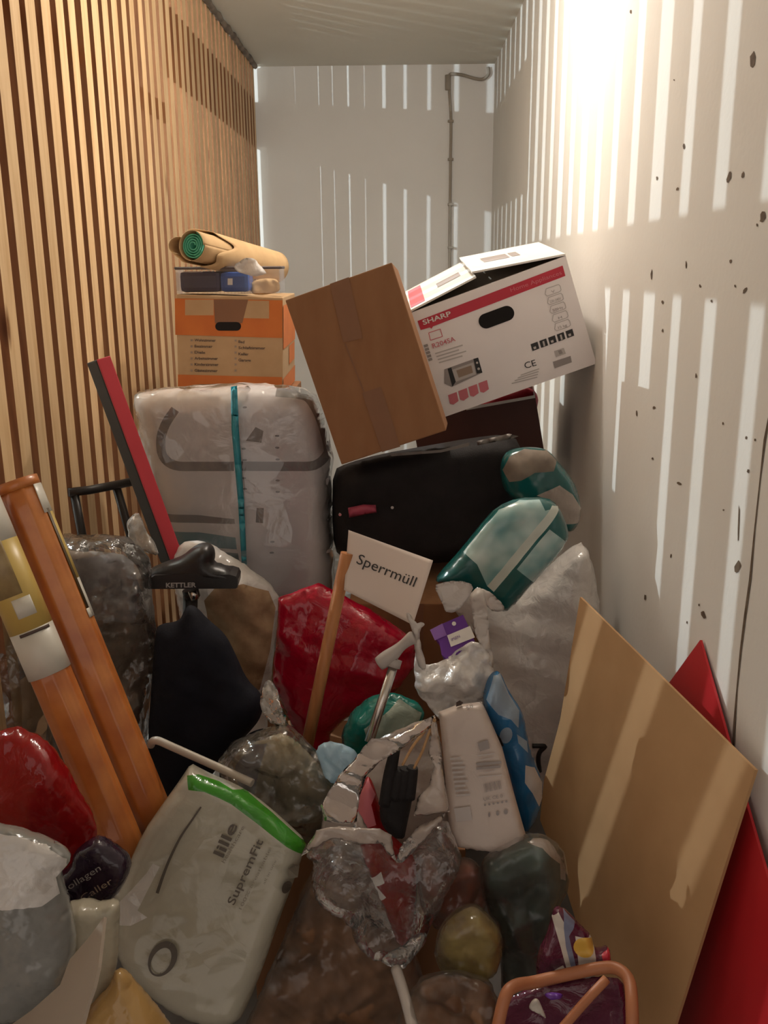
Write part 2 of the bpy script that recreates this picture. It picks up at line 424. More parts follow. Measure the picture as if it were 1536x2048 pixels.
mat('void', (.006, .004, .004), (.003, .002, .002), rough=.9)
mat('box_white', (.86, .80, .79), (.82, .76, .75), rough=.5, scale=8)
mat('flap_white', (.80, .78, .74), (.76, .74, .70), rough=.5, scale=8)
mat('box_inner', (.30, .24, .19), rough=.8)
mat('red_print', (.52, .02, .045), (.47, .015, .04), rough=.4)
mat('pink_print', (.62, .17, .20), (.58, .15, .18), rough=.5)
mat('grey_print', (.33, .29, .28), (.28, .25, .24), rough=.6)
mat('pale_print', (.52, .47, .45), (.48, .44, .42), rough=.6)
mat('black_print', (.02, .018, .018), (.015, .013, .013), rough=.5)
mat('white_print', (.78, .74, .70), rough=.5)
mat('maroon_card', (.10, .035, .025), (.075, .025, .02), rough=.6)
mat('red_cloth', (.55, .01, .035), (.40, .006, .02), rough=.55, scale=12)
mat('black_cloth', (.016, .013, .013), (.010, .008, .008), rough=.7, scale=20, bump=.2, bscale=300, spec=.25)
mat('navy_cloth', (.010, .011, .018), (.006, .006, .010), rough=.8, scale=18, bump=.2, bscale=200, spec=.2)
mat('grey_trim', (.20, .17, .15), (.14, .12, .11), rough=.5)
mat('pink_tag', (.42, .06, .11), (.34, .05, .09), rough=.5)
mat('pack_grey', (.88, .80, .75), (.82, .73, .68), rough=.4, scale=4)
mat('pack_lilac', (.82, .77, .77), (.75, .70, .70), rough=.35, scale=4)
mat('pack_dark', (.12, .095, .095), (.09, .07, .07), rough=.4)
mat('pack_brown', (.17, .12, .10), (.14, .10, .08), rough=.4)
mat('pack_teal', (.02, .20, .26), (.016, .16, .21), rough=.4)
mat('pack_teal_dull', (.09, .17, .19), (.07, .13, .15), rough=.4)
film('cyan_ribbon', (.05, .40, .50), alpha=1, trl=.2, crinkle=.3)
mat('pad_red', (.55, .035, .055), (.50, .03, .045), rough=.5, scale=5)
mat('pad_black', (.016, .013, .012), (.012, .010, .009), rough=.55)
mat('black_metal', (.018, .014, .012), (.012, .009, .008), rough=.4)
mat('saddle_vinyl', (.022, .020, .020), (.017, .015, .015), rough=.36, bump=.06, bscale=200)
mat('silver_print', (.42, .40, .38), rough=.4)
mat('chrome', (.62, .58, .54), (.55, .52, .48), rough=.22, metal=1)
mat('grey_rubber', (.42, .38, .35), (.37, .33, .31), rough=.5)
mat('grey_metal', (.52, .47, .40), (.46, .42, .36), rough=.35)
mat('paper', (.66, .56, .50), (.63, .53, .47), rough=.7, scale=5)
mat('roll_orange', (.60, .22, .055), (.44, .13, .03), rough=.32, scale=5, stretch=(3, 3, 3), coat=.4)
mat('label_white', (.66, .64, .57), (.60, .58, .51), rough=.35)
mat('label_yellow', (.62, .46, .14), (.55, .39, .11), rough=.35)
mat('label_brown', (.26, .18, .08), (.36, .27, .13), rough=.35, scale=40)
mat('label_olive', (.10, .07, .035), rough=.4)
mat('mat_green', (.09, .46, .30), (.05, .36, .24), rough=.6, scale=30)
mat('blue_plastic', (.03, .10, .36), (.02, .06, .26), rough=.25, scale=9)
mat('dark_blue_plastic', (.03, .03, .09), (.02, .02, .06), rough=.3, scale=9)
mat('teal_print', (.008, .11, .105), (.006, .08, .08), rough=.22, scale=7, coat=.3)
mat('teal_pale', (.52, .62, .58), (.13, .30, .30), rough=.22, scale=13, detail=2, coat=.3)
mat('teal_mid', (.13, .28, .28), (.08, .20, .20), rough=.22, scale=12, coat=.3)
mat('stripe_white', (.56, .60, .53), rough=.3)
mat('purple_card', (.13, .03, .28), (.10, .02, .22), rough=.4)
mat('purple_pale', (.27, .13, .42), (.22, .10, .36), rough=.4)
mat('snack_white', (.66, .60, .52), (.5, .45, .40), rough=.25)
mat('snack_yellow', (.72, .45, .09), (.62, .36, .06), rough=.25)
mat('snack_blue', (.20, .22, .32), rough=.25)
film('tray_clear', (.6, .6, .66), alpha=.04, trl=.2, crinkle=0, facet=0, edge=.08, rough=.08, spec=.3)
film('white_film', (.88, .84, .80), alpha=1, trl=.3, crinkle=.6, cs=22, facet=.32, spec=1, rough=.16)
film('white_film_soft', (.72, .66, .61), alpha=1, trl=.3, crinkle=.35, cs=16)
film('clear_film', (.78, .75, .70), alpha=.05, trl=.4, crinkle=.8, cs=22, rough=.13, edge=.12, facet=.5, spec=1)
film('cover_film', (.86, .84, .82), alpha=.20, trl=.25, crinkle=.7, cs=14, rough=.12, edge=.15, facet=.35, spec=1)
film('dull_film', (.66, .56, .46), alpha=.07, trl=.4, crinkle=.6, cs=16, rough=.17, edge=.12, facet=.22, spec=.5)
film('tuft_film', (.70, .64, .56), alpha=.4, trl=.35, crinkle=.6, cs=24, facet=.5)
film('clear_rim', (.70, .60, .53), alpha=.88, trl=.35, crinkle=.5, cs=20)
film('red_film', (.52, .006, .035), alpha=1, trl=.2, crinkle=.5, cs=18, c2=(.36, .003, .02))
film('red_film_dark', (.48, .012, .012), alpha=1, trl=.3, crinkle=.5, cs=16, c2=(.22, .004, .006))
film('teal_film', (.01, .22, .18), alpha=1, trl=.25, crinkle=.5, cs=20)
film('pale_green_film', (.50, .58, .48), alpha=1, trl=.3, crinkle=.6, cs=26)
film('light_blue_film', (.36, .62, .78), alpha=1, trl=.35, crinkle=.5, cs=20, c2=(.62, .74, .80))
film('blue_film', (.03, .20, .42), alpha=1, trl=.25, crinkle=.4, cs=18, c2=(.02, .13, .30))
film('haze_blue_film', (.36, .46, .56), alpha=1, trl=.3, crinkle=.4, cs=18)
film('dark_green_film', (.055, .085, .08), alpha=1, trl=.2, crinkle=.6, cs=18, c2=(.02, .03, .03))
film('pale_green_spot', (.26, .28, .23), alpha=1, trl=.2, crinkle=.8, cs=22)
film('yellow_film', (.34, .25, .05), alpha=1, trl=.3, crinkle=.6, cs=18, c2=(.22, .14, .04))
film('rust_film', (.24, .05, .03), alpha=1, trl=.3, crinkle=.4, cs=16, c2=(.15, .05, .03))
film('brown_film', (.24, .13, .075), alpha=.72, trl=.3, crinkle=.7, cs=17, c2=(.13, .065, .04), rough=.16, facet=.35)
film('cream_film', (.66, .61, .48), alpha=1, trl=.35, crinkle=.3, cs=14)
film('ochre_film', (.62, .38, .12), alpha=1, trl=.3, crinkle=.4, cs=14, c2=(.55, .36, .16))
film('purple_film', (.03, .013, .03), alpha=1, trl=.1, crinkle=.5, cs=24)
film('snack_film', (.14, .02, .035), alpha=1, trl=.1, crinkle=.6, cs=30, c2=(.07, .015, .05))
film('milky_film', (.62, .62, .58), alpha=.45, trl=.35, crinkle=.4, cs=14)
film('pack_film', (.60, .565, .47), alpha=1, trl=.3, crinkle=.35, cs=13, c2=(.53, .50, .40))
film('green_film', (.05, .30, .02), alpha=1, trl=.2, crinkle=.4, cs=20)
film('wrap_paper', (.74, .63, .56), alpha=1, trl=.2, crinkle=.2, cs=14, rough=.35, facet=.08)
mat('pack_text', (.10, .08, .06), rough=.5)
mat('pack_text_faint', (.27, .235, .18), rough=.5)
mat('stuffing_beige', (.48, .34, .20), (.34, .22, .12), rough=.8, scale=24, bump=.4)
mat('stuffing_grey', (.20, .19, .19), (.06, .055, .06), rough=.6, scale=13)
mat('stuffing_taupe', (.25, .20, .155), (.08, .06, .045), rough=.7, scale=11)
mat('stuffing_brown', (.30, .15, .07), (.10, .045, .022), rough=.6, scale=11, detail=3)
mat('stuffing_yellow', (.52, .42, .10), (.20, .13, .04), rough=.5, scale=14, detail=3)
mat('stuffing_rust', (.32, .06, .035), (.14, .06, .035), rough=.6, scale=10)
mat('stuffing_green', (.05, .10, .09), (.010, .022, .022), rough=.5, scale=12)
mat('stuffing_olive', (.36, .29, .17), (.11, .10, .065), rough=.7, scale=12)
mat('taupe_card', (.33, .27, .21), (.30, .24, .19), rough=.7)
mat('red_panel', (.46, .012, .018), (.43, .01, .015), rough=.45, scale=4)
mat('basket_plastic', (.42, .16, .07), (.34, .12, .05), rough=.45, scale=8)

# ------------------------------------------------------------------ the cellar compartment
def struct(o): return tag(o, kind='structure')
struct(box('floor', (-3.2, -.8, -.1), (XR + .2, D + .2, 0), 'concrete'))
struct(box('ceiling', (-3.2, -.8, CEIL), (XR + .2, D + .2, CEIL + .1), 'ceiling_paint'))
wr = struct(box('wall_right', (XR, -.8, 0), (XR + .12, D + .12, CEIL), 'plaster'))
struct(box('wall_back', (-3.2, D, 0), (XR, D + .12, CEIL), 'plaster_back'))
struct(box('wall_far', (-3.3, -.8, 0), (-3.2, D + .12, CEIL), 'plaster'))
wl = struct(thing('wall_left', None, None, (XL, 2, 0)))
# slats: centres of the gaps 2.19 + k * .0935, gap about 40 mm
rnd = random.Random(5)
k = -19
while True:
    yc = 2.19 + .0935 * (k + .5) + rnd.uniform(-.003, .003); k += 1
    if yc > D - .03: break
    wid = .027 + rnd.uniform(-.0022, .0022); tilt = rnd.uniform(-.0025, .0025)
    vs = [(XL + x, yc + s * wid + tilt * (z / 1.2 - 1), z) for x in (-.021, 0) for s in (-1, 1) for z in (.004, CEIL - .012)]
    mesh('slat', vs, BOXF, ['slat_wood', 'slat_side_shaded'], wl, idx=[1, 0, 1, 1, 1, 1])
box('rail', (XL - .049, .3, 1.947), (XL - .0215, 3.47, 2.003), 'rail_wood', wl)
box('rail', (XL - .049, .3, .25), (XL - .0215, D - .01, .31), 'rail_wood', wl)
box('header_board', (XL - .040, 3.5, 2.10), (XL - .0215, D - .01, 2.34), 'rail_wood', wl)
fo_ = []
for i in range(40):
    y = 3.7 + i * .047; fo_.append((XL + .012 + .006 * noise.noise(Vector((y * 7, 0, 1))), y, CEIL - .012 + .006 * noise.noise(Vector((y * 9, 3, 1)))))
struct(tube('trim_1', fo_, lambda q: .014 + .008 * noise.noise(Vector((q * 40, 0, 0))), 'stuffing_taupe', seg=8))
# flaked spots on the right wall
rs = random.Random(11)
chips = [(1505, 120, 5, 15, 5), (1458, 355, 4, 14, 10), (1485, 350, 2.5, 7, 10), (1525, 435, 5, 11, 15), (1368, 293, 2.5, 6, 0), (1355, 378, 2.5, 4, 20),
         (1314, 356, 2, 4, 0), (1372, 530, 1.5, 7, 0), (1303, 548, 1.6, 11, 3), (1461, 522, 2.5, 4, 10), (1490, 580, 3, 8, 35), (1325, 604, 2.2, 4, 0),
         (1325, 661, 1.8, 3.5, 0), (1423, 602, 2, 3, 0), (1392, 752, 2, 5, 0), (1308, 815, 3, 3, 0), (1273, 826, 1.5, 7, 0), (1446, 847, 2, 3, 0),
         (1305, 917, 2, 2.5, 0), (1358, 967, 5, 3, 20), (1496, 942, 2.5, 3.5, 0), (1342, 1112, 1.6, 4, 10), (1475, 1133, 7, 13, 20), (1477, 1050, 1.5, 40, 2),
         (1290, 1195, 2, 6, 5), (1407, 1230, 5, 8, -20), (1261, 23, 2, 4, 0), (1348, 160, 1.2, 2, 0), (1514, 450, 2, 3, 0), (1470, 572, 2, 3, 0),
         (1400, 572, 2, 3, 0), (1492, 875, 2, 3, 0), (1510, 880, 2, 3, 0), (1447, 1020, 2, 2, 0), (1374, 1245, 1.6, 3, 0), (1398, 1210, 2, 3, 0)]
SW = lambda x, y, e=.0012: PX(x, y, XR - e)
for cx, cy, a, b, t in chips:
    q = [(x + rs.uniform(-.25, .25) * a, y + rs.uniform(-.25, .25) * b) for x, y in ell(cx, cy, a, b, t, 9)]
    decal('paint_chip', q, SW, 'stain', wr, e=.0008)
q = [(1538, 830), (1530, 880), (1520, 960), (1509, 1060), (1500, 1160), (1490, 1230), (1482, 1300), (1474, 1380), (1468, 1460), (1466, 1520)]
decal('crack', [(x - rs.uniform(1, 3.4), y) for x, y in q] + [(x + rs.uniform(.6, 3.4), y) for x, y in reversed(q)], SW, 'stain', wr, e=.0008)
# cable on the back wall
ct = thing('wall_cable', 'thin grey cable clipped down the white back wall below the ceiling', 'cable', P(900, 545, D - .012))
tube('cable', [P(x, y, D - .012) for x, y in ((976, 134), (977, 148), (966, 158), (950, 157), (925, 150), (905, 148), (899, 153), (899, 185), (902, 240), (901, 330), (900, 440), (899, 620))], .0085, 'grey_cable', ct, smooth=5, seg=8)
for y in (243, 319, 409, 495):
    o = P(901, y, D); box('clip', (o.x - .016, D - .024, o.z - .006), (o.x + .016, D - .002, o.z + .006), 'grey_cable', ct, bevel=.002)
tube('cable_sheath', [P(x, y, D - .014) for x, y in ((896, 150), (896, 180))], .016, 'grey_cable', ct, seg=8)

# ------------------------------------------------------------------ back of the pile: moving box and what lies on it
def box_thing(name, label, cat, pose, base=None, group=None):
    fr, S = frame(*pose); w_, d_, h_ = pose[2]
    c = fr(0, d_ / 2, -h_ / 2)
    return thing(name, label, cat, c, group), fr, S, w_, d_, h_
t, fr, S, w_, d_, h_ = box_thing('moving_box', 'tan and orange moving carton with checklist print against the slat wall', 'box',
    ([-0.4844, 2.6252, 1.2327], [-0.0003, 0.0342, 0.0275], [0.2974, 0.3887, 0.2755]))
boxf('body', fr, (-w_ / 2, 0, -h_ / 2), (w_ / 2, d_, h_ / 2), 'box_tan', t, bevel=.003)
decal('orange_band', Z4((190, 640), (1018, 655), (1018, 945), (195, 920)), S, 'orange_print', t)
decal('tan_patch', Z4((270, 650), (490, 650), (490, 770), (270, 770)), S, 'box_tan', t, e=.0016)
decal('tan_patch', Z4((600, 655), (915, 660), (915, 795), (600, 790)), S, 'box_tan', t, e=.0016)
decal('packing_tape', Z4((490, 648), (755, 650), (710, 830), (500, 830)), S, 'tape', t, e=.002)
decal('orange_band', Z4((215, 1225), (1015, 1245), (1015, 1395), (215, 1395)), S, 'orange_print', t)
hole = [(a, b) for a, b in Zm(300, 430, 3.84, [(535 + 33 * math.cos(q), 855 + 33 * math.sin(q)) for q in [R(90 + 18 * i) for i in range(11)]] + [(667 + 33 * math.cos(q), 855 + 33 * math.sin(q)) for q in [R(-90 + 18 * i) for i in range(11)]])]
decal('handle_hole', hole, S, 'void', t, e=.0025)
for i, (s, x1) in enumerate((('Wohnzimmer', 505), ('Esszimmer', 480), ('Diele', 425), ('Arbeitszimmer', 522), ('Kinderzimmer', 527), ('Gästezimmer', 520))):
    y = 970 + i * 46.5
    text(s, *Z4((343, y), (x1, y + 3)), 5.6, S, 'dark_print', t, bold=.02)
    decal('tick_box', Z4((312, y - 16), (328, y - 16), (328, y), (312, y)), S, 'faint_print', t, e=.0016)
for i, (s, x1) in enumerate((('Bad', 725), ('Schlafzimmer', 886), ('Keller', 758), ('Garage', 775))):
    y = 982 + i * 47
    text(s, *Z4((680, y), (x1, y + 3)), 5.6, S, 'dark_print', t, bold=.02)
for i in range(6): 
    y = 972 + i * 46
    decal('tick_box', Z4((650, y - 16), (666, y - 16), (666, y), (650, y)), S, 'faint_print', t, e=.0016)
side = lambda u, v: fr(w_ / 2 + .0012, u * d_, v * h_ - h_ / 2)
def sidequad(nm, u0, u1, v0, v1, m):
    mesh(nm, [side(u0, v0), side(u1, v0), side(u1, v1), side(u0, v1)], [(0, 1, 2, 3)], m, t)
sidequad('orange_band', .0, 1, .48, .92, 'orange_print'); sidequad('orange_band', 0, 1, 0, .18, 'orange_print'); sidequad('side_mark', .45, .95, .26, .46, 'orange_print')
topz = fr(0, 0, h_ / 2).z

ts = thing('carton', 'tall plain carton hidden under the orange printed moving carton', 'box', (-.485, 2.83, 0))
box('body', (-.65, 2.64, 0), (-.33, 3.02, fr(0, 0, -h_ / 2).z - .008), 'kraft', ts, bevel=.004)
# clear storage tray with blue packet
tt = thing('storage_tray', 'clear plastic tray with dark lid rim on the moving carton', 'tray', (-.484, 2.69, topz + .006))
x0, x1, y0, y1, z0, z1 = -.630, -.338, 2.645, 2.74, topz + .006, topz + .075
for nm, lo, hi in (('base', (x0, y0, z0), (x1, y1, z0 + .003)), ('side', (x0, y0, z0), (x1, y0 + .003, z1)), ('side', (x0, y1 - .003, z0), (x1, y1, z1)),
                   ('side', (x0, y0, z0), (x0 + .003, y1, z1)), ('side', (x1 - .003, y0, z0), (x1, y1, z1))):
    box(nm, lo, hi, 'tray_clear', tt)
tube('rim', [(x0, y0, z1), (x1, y0, z1), (x1, y1, z1), (x0, y1, z1), (x0, y0, z1)], .004, 'pack_dark', tt, seg=6)
bp = thing('blue_packet', 'dark blue packet with a bright blue end inside the clear tray', 'packet', (-.52, 2.69, z0 + .004))
box('wrapper', (-.622, 2.652, z0 + .004), (-.507, 2.733, z0 + .060), 'dark_blue_plastic', bp, bevel=.012)
box('bright_end', (-.509, 2.650, z0 + .004), (-.427, 2.733, z0 + .058), 'blue_plastic', bp, bevel=.012)
SB = plane_surf((0, 2.649, 0), (1, 2.649, 0), (0, 2.649, 1))
decal('label', Z4((597, 487), (635, 487), (635, 537), (597, 537)), SB, 'white_print', bp)
o, _ = pillow('folded_paper', Z4((770, 500), (960, 480), (1000, 530), (1000, 590), (880, 615), (770, 610)), 2.70, .012, .012, 'kraft_pale', rad=12, wr=.008, seed=3, step=5)
tag(o, 'crumpled pale paper lying at the right of the clear tray', 'paper')
o, _ = pillow('plastic_wrap', Z4((640, 390), (720, 335), (800, 330), (880, 420), (890, 455), (800, 480), (720, 460), (650, 430)), 2.63, .008, .008, 'white_film', rad=14, wr=.012, seed=4, step=5)
tag(o, 'crumpled white plastic wrap below the kraft roll on the tray', 'plastic wrap')

# kraft paper roll around a green mat
kr = thing('paper_roll', 'kraft paper roll around a rolled green mat, on top of the tray', 'roll', P(470, 545, 2.7))
A, B = P(384, 490, 2.55), P(552, 533, 2.97)
ax_ = (B - A).normalized(); e1 = ax_.cross(Vector((0, 0, 1))).normalized(); e2 = e1.cross(ax_)
def sheet(nm, fun, nu, nv, m, par, th=.0012):
    vs = [fun(i / nu, j / nv) for i in range(nu + 1) for j in range(nv + 1)]
    fs = [(i * (nv + 1) + j, (i + 1) * (nv + 1) + j, (i + 1) * (nv + 1) + j + 1, i * (nv + 1) + j + 1) for i in range(nu) for j in range(nv)]
    o = mesh(nm, vs, fs, m, par, smooth=True)
    md = o.modifiers.new('thickness', 'SOLIDIFY'); md.thickness = th; md.offset = 0
    return o
def spiral(u, v):
    th = u * 2 * math.pi * 4.2; r = .0068 + .028 * u
    return A + ax_ * (.004 + .18 * v) + e1 * (r * math.cos(th)) + e2 * (r * math.sin(th))
sheet('green_mat', spiral, 110, 3, 'mat_green', kr, .003)
tube('mat_core', [A + ax_ * .03, A + ax_ * .18], .0287, 'mat_green', kr, seg=24)
def wrap1(u, v):
    th = u * 2 * math.pi; r = .0368 + .005 * u
    return A + ax_ * (-.002 + .16 * v) + e1 * (r * math.cos(th)) + e2 * (r * math.sin(th))
sheet('kraft_sleeve', wrap1, 40, 4, 'kraft_pale', kr)
def wrap2(u, v):
    th = R(-150) + u * R(350); s0 = .085 + .042 * math.sin(th * 2 + .6) + .02 * math.sin(th * 5)
    s = s0 + (.45 - s0) * v; r = .0456 + .005 * math.sin(u * 9) * (1 - v) + .004 * u
    if u > .82: r += (u - .82) * .12
    return A + ax_ * s + e1 * (r * math.cos(th)) + e2 * (r * math.sin(th)) - Vector((0, 0, .004)) * v
sheet('kraft_wrap', wrap2, 60, 12, 'kraft_pale', kr)
def flare(u, v):
    a = R(150) + u * R(95); r = .042 + .010 * math.sin(u * 7) + .025 * max(0, math.sin(u * 3.1)) * (1 - .3 * v)
    return A + ax_ * (-.005 + .14 * v) + e1 * (r * math.cos(a)) + e2 * (r * math.sin(a))
sheet('paper_flap', flare, 30, 6, 'kraft_pale', kr)

# ------------------------------------------------------------------ grey printed package in film
def band(pts, half):
    pts = spline([Vector((x, y, 0)) for x, y in pts], 4); Lf, Rt = [], []
    for i, p in enumerate(pts):
        d = (pts[min(i + 1, len(pts) - 1)] - pts[max(i - 1, 0)]).normalized()
        Lf.append((p.x - d.y * half, p.y + d.x * half)); Rt.append((p.x + d.y * half, p.y - d.x * half))
    return Lf + Rt[::-1]
ring_l = band(Z6((640, 310), (590, 390), (568, 470), (580, 550), (640, 596), (760, 600), (940, 600)), 9)
ring_r = band(Z6((965, 598), (1080, 600), (1240, 600), (1350, 595), (1410, 550), (1418, 500), (1380, 360), (1320, 255), (1250, 232), (1150, 222)), 9)
ov = [(ell(120 + x / 2.648, 700 + y / 2.648, 4.5, 2.1, 0, 8), 3) for x, y in ((1160, 445), (1160, 505), (1162, 565), (1162, 672), (1162, 730), (995, 300), (990, 510), (995, 568), (1135, 985), (1132, 1040), (995, 715), (990, 660))]
gp = thing('bedding_package', 'large grey printed bedding package with teal stripes wrapped in clear film', 'package', P(470, 1200, 2.4))
gpo = [(268, 797), (284, 783), (390, 773), (480, 768), (560, 771), (625, 782), (648, 830), (664, 900), (661, 990), (664, 1080), (670, 1200), (660, 1300), (480, 1300), (370, 1280), (335, 1100), (300, 960), (282, 880)]
right_half = Z6((965, 175), (1330, 215), (1440, 500), (1440, 760), (1430, 1090), (1450, 1330), (1000, 1330), (985, 900), (960, 500))
marks = [(right_half, 1), (ring_l, 4), (ring_r, 3),
         (Z6((555, 843), (760, 848), (942, 868), (945, 893), (760, 888), (570, 885)), 4), (Z6((590, 932), (760, 936), (948, 962), (955, 1022), (800, 1012), (620, 998)), 2),
         (Z6((640, 1035), (800, 1030), (960, 1042), (975, 1120), (850, 1100), (660, 1100)), 5),
         (Z6((1055, 812), (1092, 812), (1088, 890), (1050, 885)), 3), (Z6((1000, 470), (1050, 400), (1090, 420), (1080, 480)), 4)] + ov
o, SG = pillow('printed_bag', gpo, 2.38, .10, .12, ['pack_grey', 'pack_lilac', 'pack_teal', 'pack_dark', 'pack_brown', 'pack_teal_dull'], rad=55, marks=marks, wr=.002, wf=7, seed=2, step=9, smooth=1, parent=gp)
pillow('zip_ribbon', Z6((905, 195), (938, 188), (948, 420), (975, 800), (990, 1135), (962, 1142), (942, 800), (908, 420)), 2.25, .010, .004, 'cyan_ribbon', rad=7, wr=.002, seed=5, step=7, smooth=0, parent=gp)
pillow('film_cover', [(x + (x - 470) * .012, y - 3) for x, y in gpo], 2.375, .118, .125, 'cover_film', rad=50, wr=.010, wf=8, seed=8, step=11, parent=gp, fold=(60, .3))

# ------------------------------------------------------------------ brown carton
t, fr, S, w_, d_, h_ = box_thing('cardboard_box', 'plain brown cardboard box tilted beside the white microwave box', 'box',
    ([-0.0846, 2.1709, 1.2235], [-0.0971, -0.321, -0.0534], [0.262, 0.191, 0.404]))
boxf('body', fr, (-w_ / 2, 0, -h_ / 2), (w_ / 2, d_, h_ / 2), 'kraft', t, bevel=.003)
decal('packing_tape', Z5((232, 228), (320, 196), (385, 480), (295, 500)), S, 'tape', t)
decal('packing_tape', Z5((382, 735), (470, 705), (560, 985), (475, 1010)), S, 'tape', t)
decal('flap_seam', Z5((300, 505), (306, 503), (396, 735), (390, 737)), S, 'tape', t, e=.0014)

# ------------------------------------------------------------------ white microwave box
t, fr, S, w_, d_, h_ = box_thing('microwave_box', 'white microwave box with red band leaning against the right wall', 'box',
    ([0.2687, 2.4965, 1.2606], [0.0894, -0.3405, 0.0011], [0.427, 0.44, 0.293]))
for nm, lo, hi in (('front_panel', (-w_ / 2, 0, -h_ / 2), (w_ / 2, .005, h_ / 2)), ('rear_panel', (-w_ / 2, d_ - .005, -h_ / 2), (w_ / 2, d_, h_ / 2)),
                   ('side_panel', (-w_ / 2, .005, -h_ / 2), (-w_ / 2 + .005, d_ - .005, h_ / 2)), ('side_panel', (w_ / 2 - .005, .005, -h_ / 2), (w_ / 2, d_ - .005, h_ / 2)),
                   ('bottom_panel', (-w_ / 2, 0, -h_ / 2 - .004), (w_ / 2, d_, -h_ / 2))):
    boxf(nm, fr, lo, hi, 'box_white', t)
boxf('inner_flap', fr, (-w_ / 2 + .01, .01, h_ / 2 - .012), (w_ / 2 - .01, d_ - .01, h_ / 2 - .008), 'box_inner', t)
def flap(x0, x1, lift0, lift1, th=.005):
    # flap hinged at the side edge, its free end lifted a little
    vs = []
    for (x, l) in ((x0, lift0), (x1, lift1)):
        for y in (-.002, d_):
            vs += [fr(x, y, h_ / 2 + l), fr(x, y, h_ / 2 + l + th)]
    return mesh('top_flap', vs, [(0, 1, 3, 2), (4, 6, 7, 5), (0, 4, 5, 1), (2, 3, 7, 6), (0, 2, 6, 4), (1, 5, 7, 3)], 'flap_white', t)
f1 = flap(-w_ / 2, -.020, .001, .026); f2 = flap(w_ / 2, -.026, .001, .040)
def on_flap(f, x, y, e=.001):
    (xa, la), (xb, lb) = ((-w_ / 2, .001), (-.020, .026)) if f == 1 else ((w_ / 2, .001), (-.026, .040))
    k = (x - xa) / (xb - xa); return fr(x, y, h_ / 2 + la + (lb - la) * k + .005 + e)
def flap_quad(f, nm, xa, xb, ya, yb, m):
    mesh(nm, [on_flap(f, xa, ya), on_flap(f, xb, ya), on_flap(f, xb, yb), on_flap(f, xa, yb)], [(0, 1, 2, 3)], m, f1 if f == 1 else f2)
flap_quad(1, 'red_label', -.206, -.164, .03, .40, 'pink_print'); flap_quad(1, 'address_label', -.12, -.05, .15, .24, 'grey_print')
flap_quad(2, 'address_label', .022, .093, .16, .28, 'grey_print'); flap_quad(2, 'bar_code', .10, .123, .17, .28, 'grey_print')
band = decal('red_band', Z5((640, 400), (1315, 142), (1328, 190), (712, 425), (705, 436), (697, 430), (655, 442)), S, 'red_print', t)
text('SHARP', *Z5((668, 418), (798, 374)), 10, S, 'white_print', band, bold=.02)
text('Home Appliances', *Z5((1075, 265), (1312, 182)), 8.5, S, 'pink_print', band)
# hand hole
cx, cy = Z5((1007, 382))[0]; an = math.atan2(-117, 316)
def slot(hl, r_):
    q = []
    for i in range(21):
        th = R(-90 + 180 * i / 20) if i <= 20 else 0
        q.append((hl + r_ * math.cos(th), r_ * math.sin(th)))
    q += [(-a, -b) for a, b in q]
    return [(cx + a * math.cos(an) - b * math.sin(an), cy + a * math.sin(an) + b * math.cos(an)) for a, b in q]
decal('hand_hole', slot(22, 15), S, 'void', t, e=.0016)
text('R204SA', *Z5((712, 527), (818, 492)), 10, S, 'pink_print', t, bold=.01)
def outline_rect(nm, q, wd, m):
    for i in range(len(q)):
        decal(nm, rect(q[i], q[(i + 1) % len(q)], wd), S, m, t)
outline_rect('oven_icon', Z5((692, 455), (746, 437), (756, 472), (700, 490)), .8, 'pink_print')
for i in range(4):
    decal('fine_print', rect(*Z5((722 + 6 * i, 552 + 14 * i), (850 + 8 * i - (i % 2) * 25, 512 + 14 * i + (i % 2) * 8)), 1.2), S, 'pale_print', t)
for i in range(5):
    decal('side_print', Z5((668 + 5 * i, 512 + 16 * i), (686 + 5 * i, 506 + 16 * i), (690 + 5 * i, 518 + 16 * i), (672 + 5 * i, 524 + 16 * i)), S, 'grey_print', t)
# printed oven picture
decal('oven_picture', Z5((765, 625), (920, 570), (942, 640), (800, 706), (765, 690)), S, 'grey_print', t)
decal('oven_picture', Z5((797, 628), (900, 592), (912, 648), (815, 684)), S, 'pale_print', t, e=.0015)
decal('oven_picture', Z5((820, 630), (890, 606), (898, 640), (832, 664)), S, 'faint_print', t, e=.0018)
decal('oven_picture', Z5((900, 576), (922, 570), (942, 640), (916, 645)), S, 'black_print', t, e=.0018)
decal('oven_picture', Z5((780, 622), (797, 616), (818, 682), (802, 706)), S, 'black_print', t, e=.0018)
for q in (ell(*Z5((917, 594))[0], 2.2, 2.2), ell(*Z5((924, 622))[0], 2.6, 2.6)): decal('oven_picture', q, S, 'pale_print', t, e=.002)
for i in range(4):
    x, y = 782 + i * 47, 745 - i * 18.5
    decal('feature_badge', Z5((x, y), (x + 40, y - 15), (x + 49, y + 27), (x + 25, y + 44), (x + 9, y + 40)), S, 'pink_print', t)
for i, s in enumerate(('V', '230-240V', '50Hz', 'H', '15 kg')):
    x, y = 1230 + i * 11, 250 + i * 40.5
    outline_rect('spec_box', Z5((x + 8, y), (x + 66, y - 20), (x + 74, y - 12), (x + 78, y + 6), (x + 70, y + 14), (x + 14, y + 34), (x + 4, y + 26)), .7, 'pale_print')
    wdt = {0: 8, 1: 26, 2: 24, 3: 8, 4: 20}[i]
    text(s, *Z5((x + 42 - wdt, y + 18 + wdt * .33), (x + 42 + wdt, y + 18 - wdt * .33)), 5.5, S, 'grey_print', t)
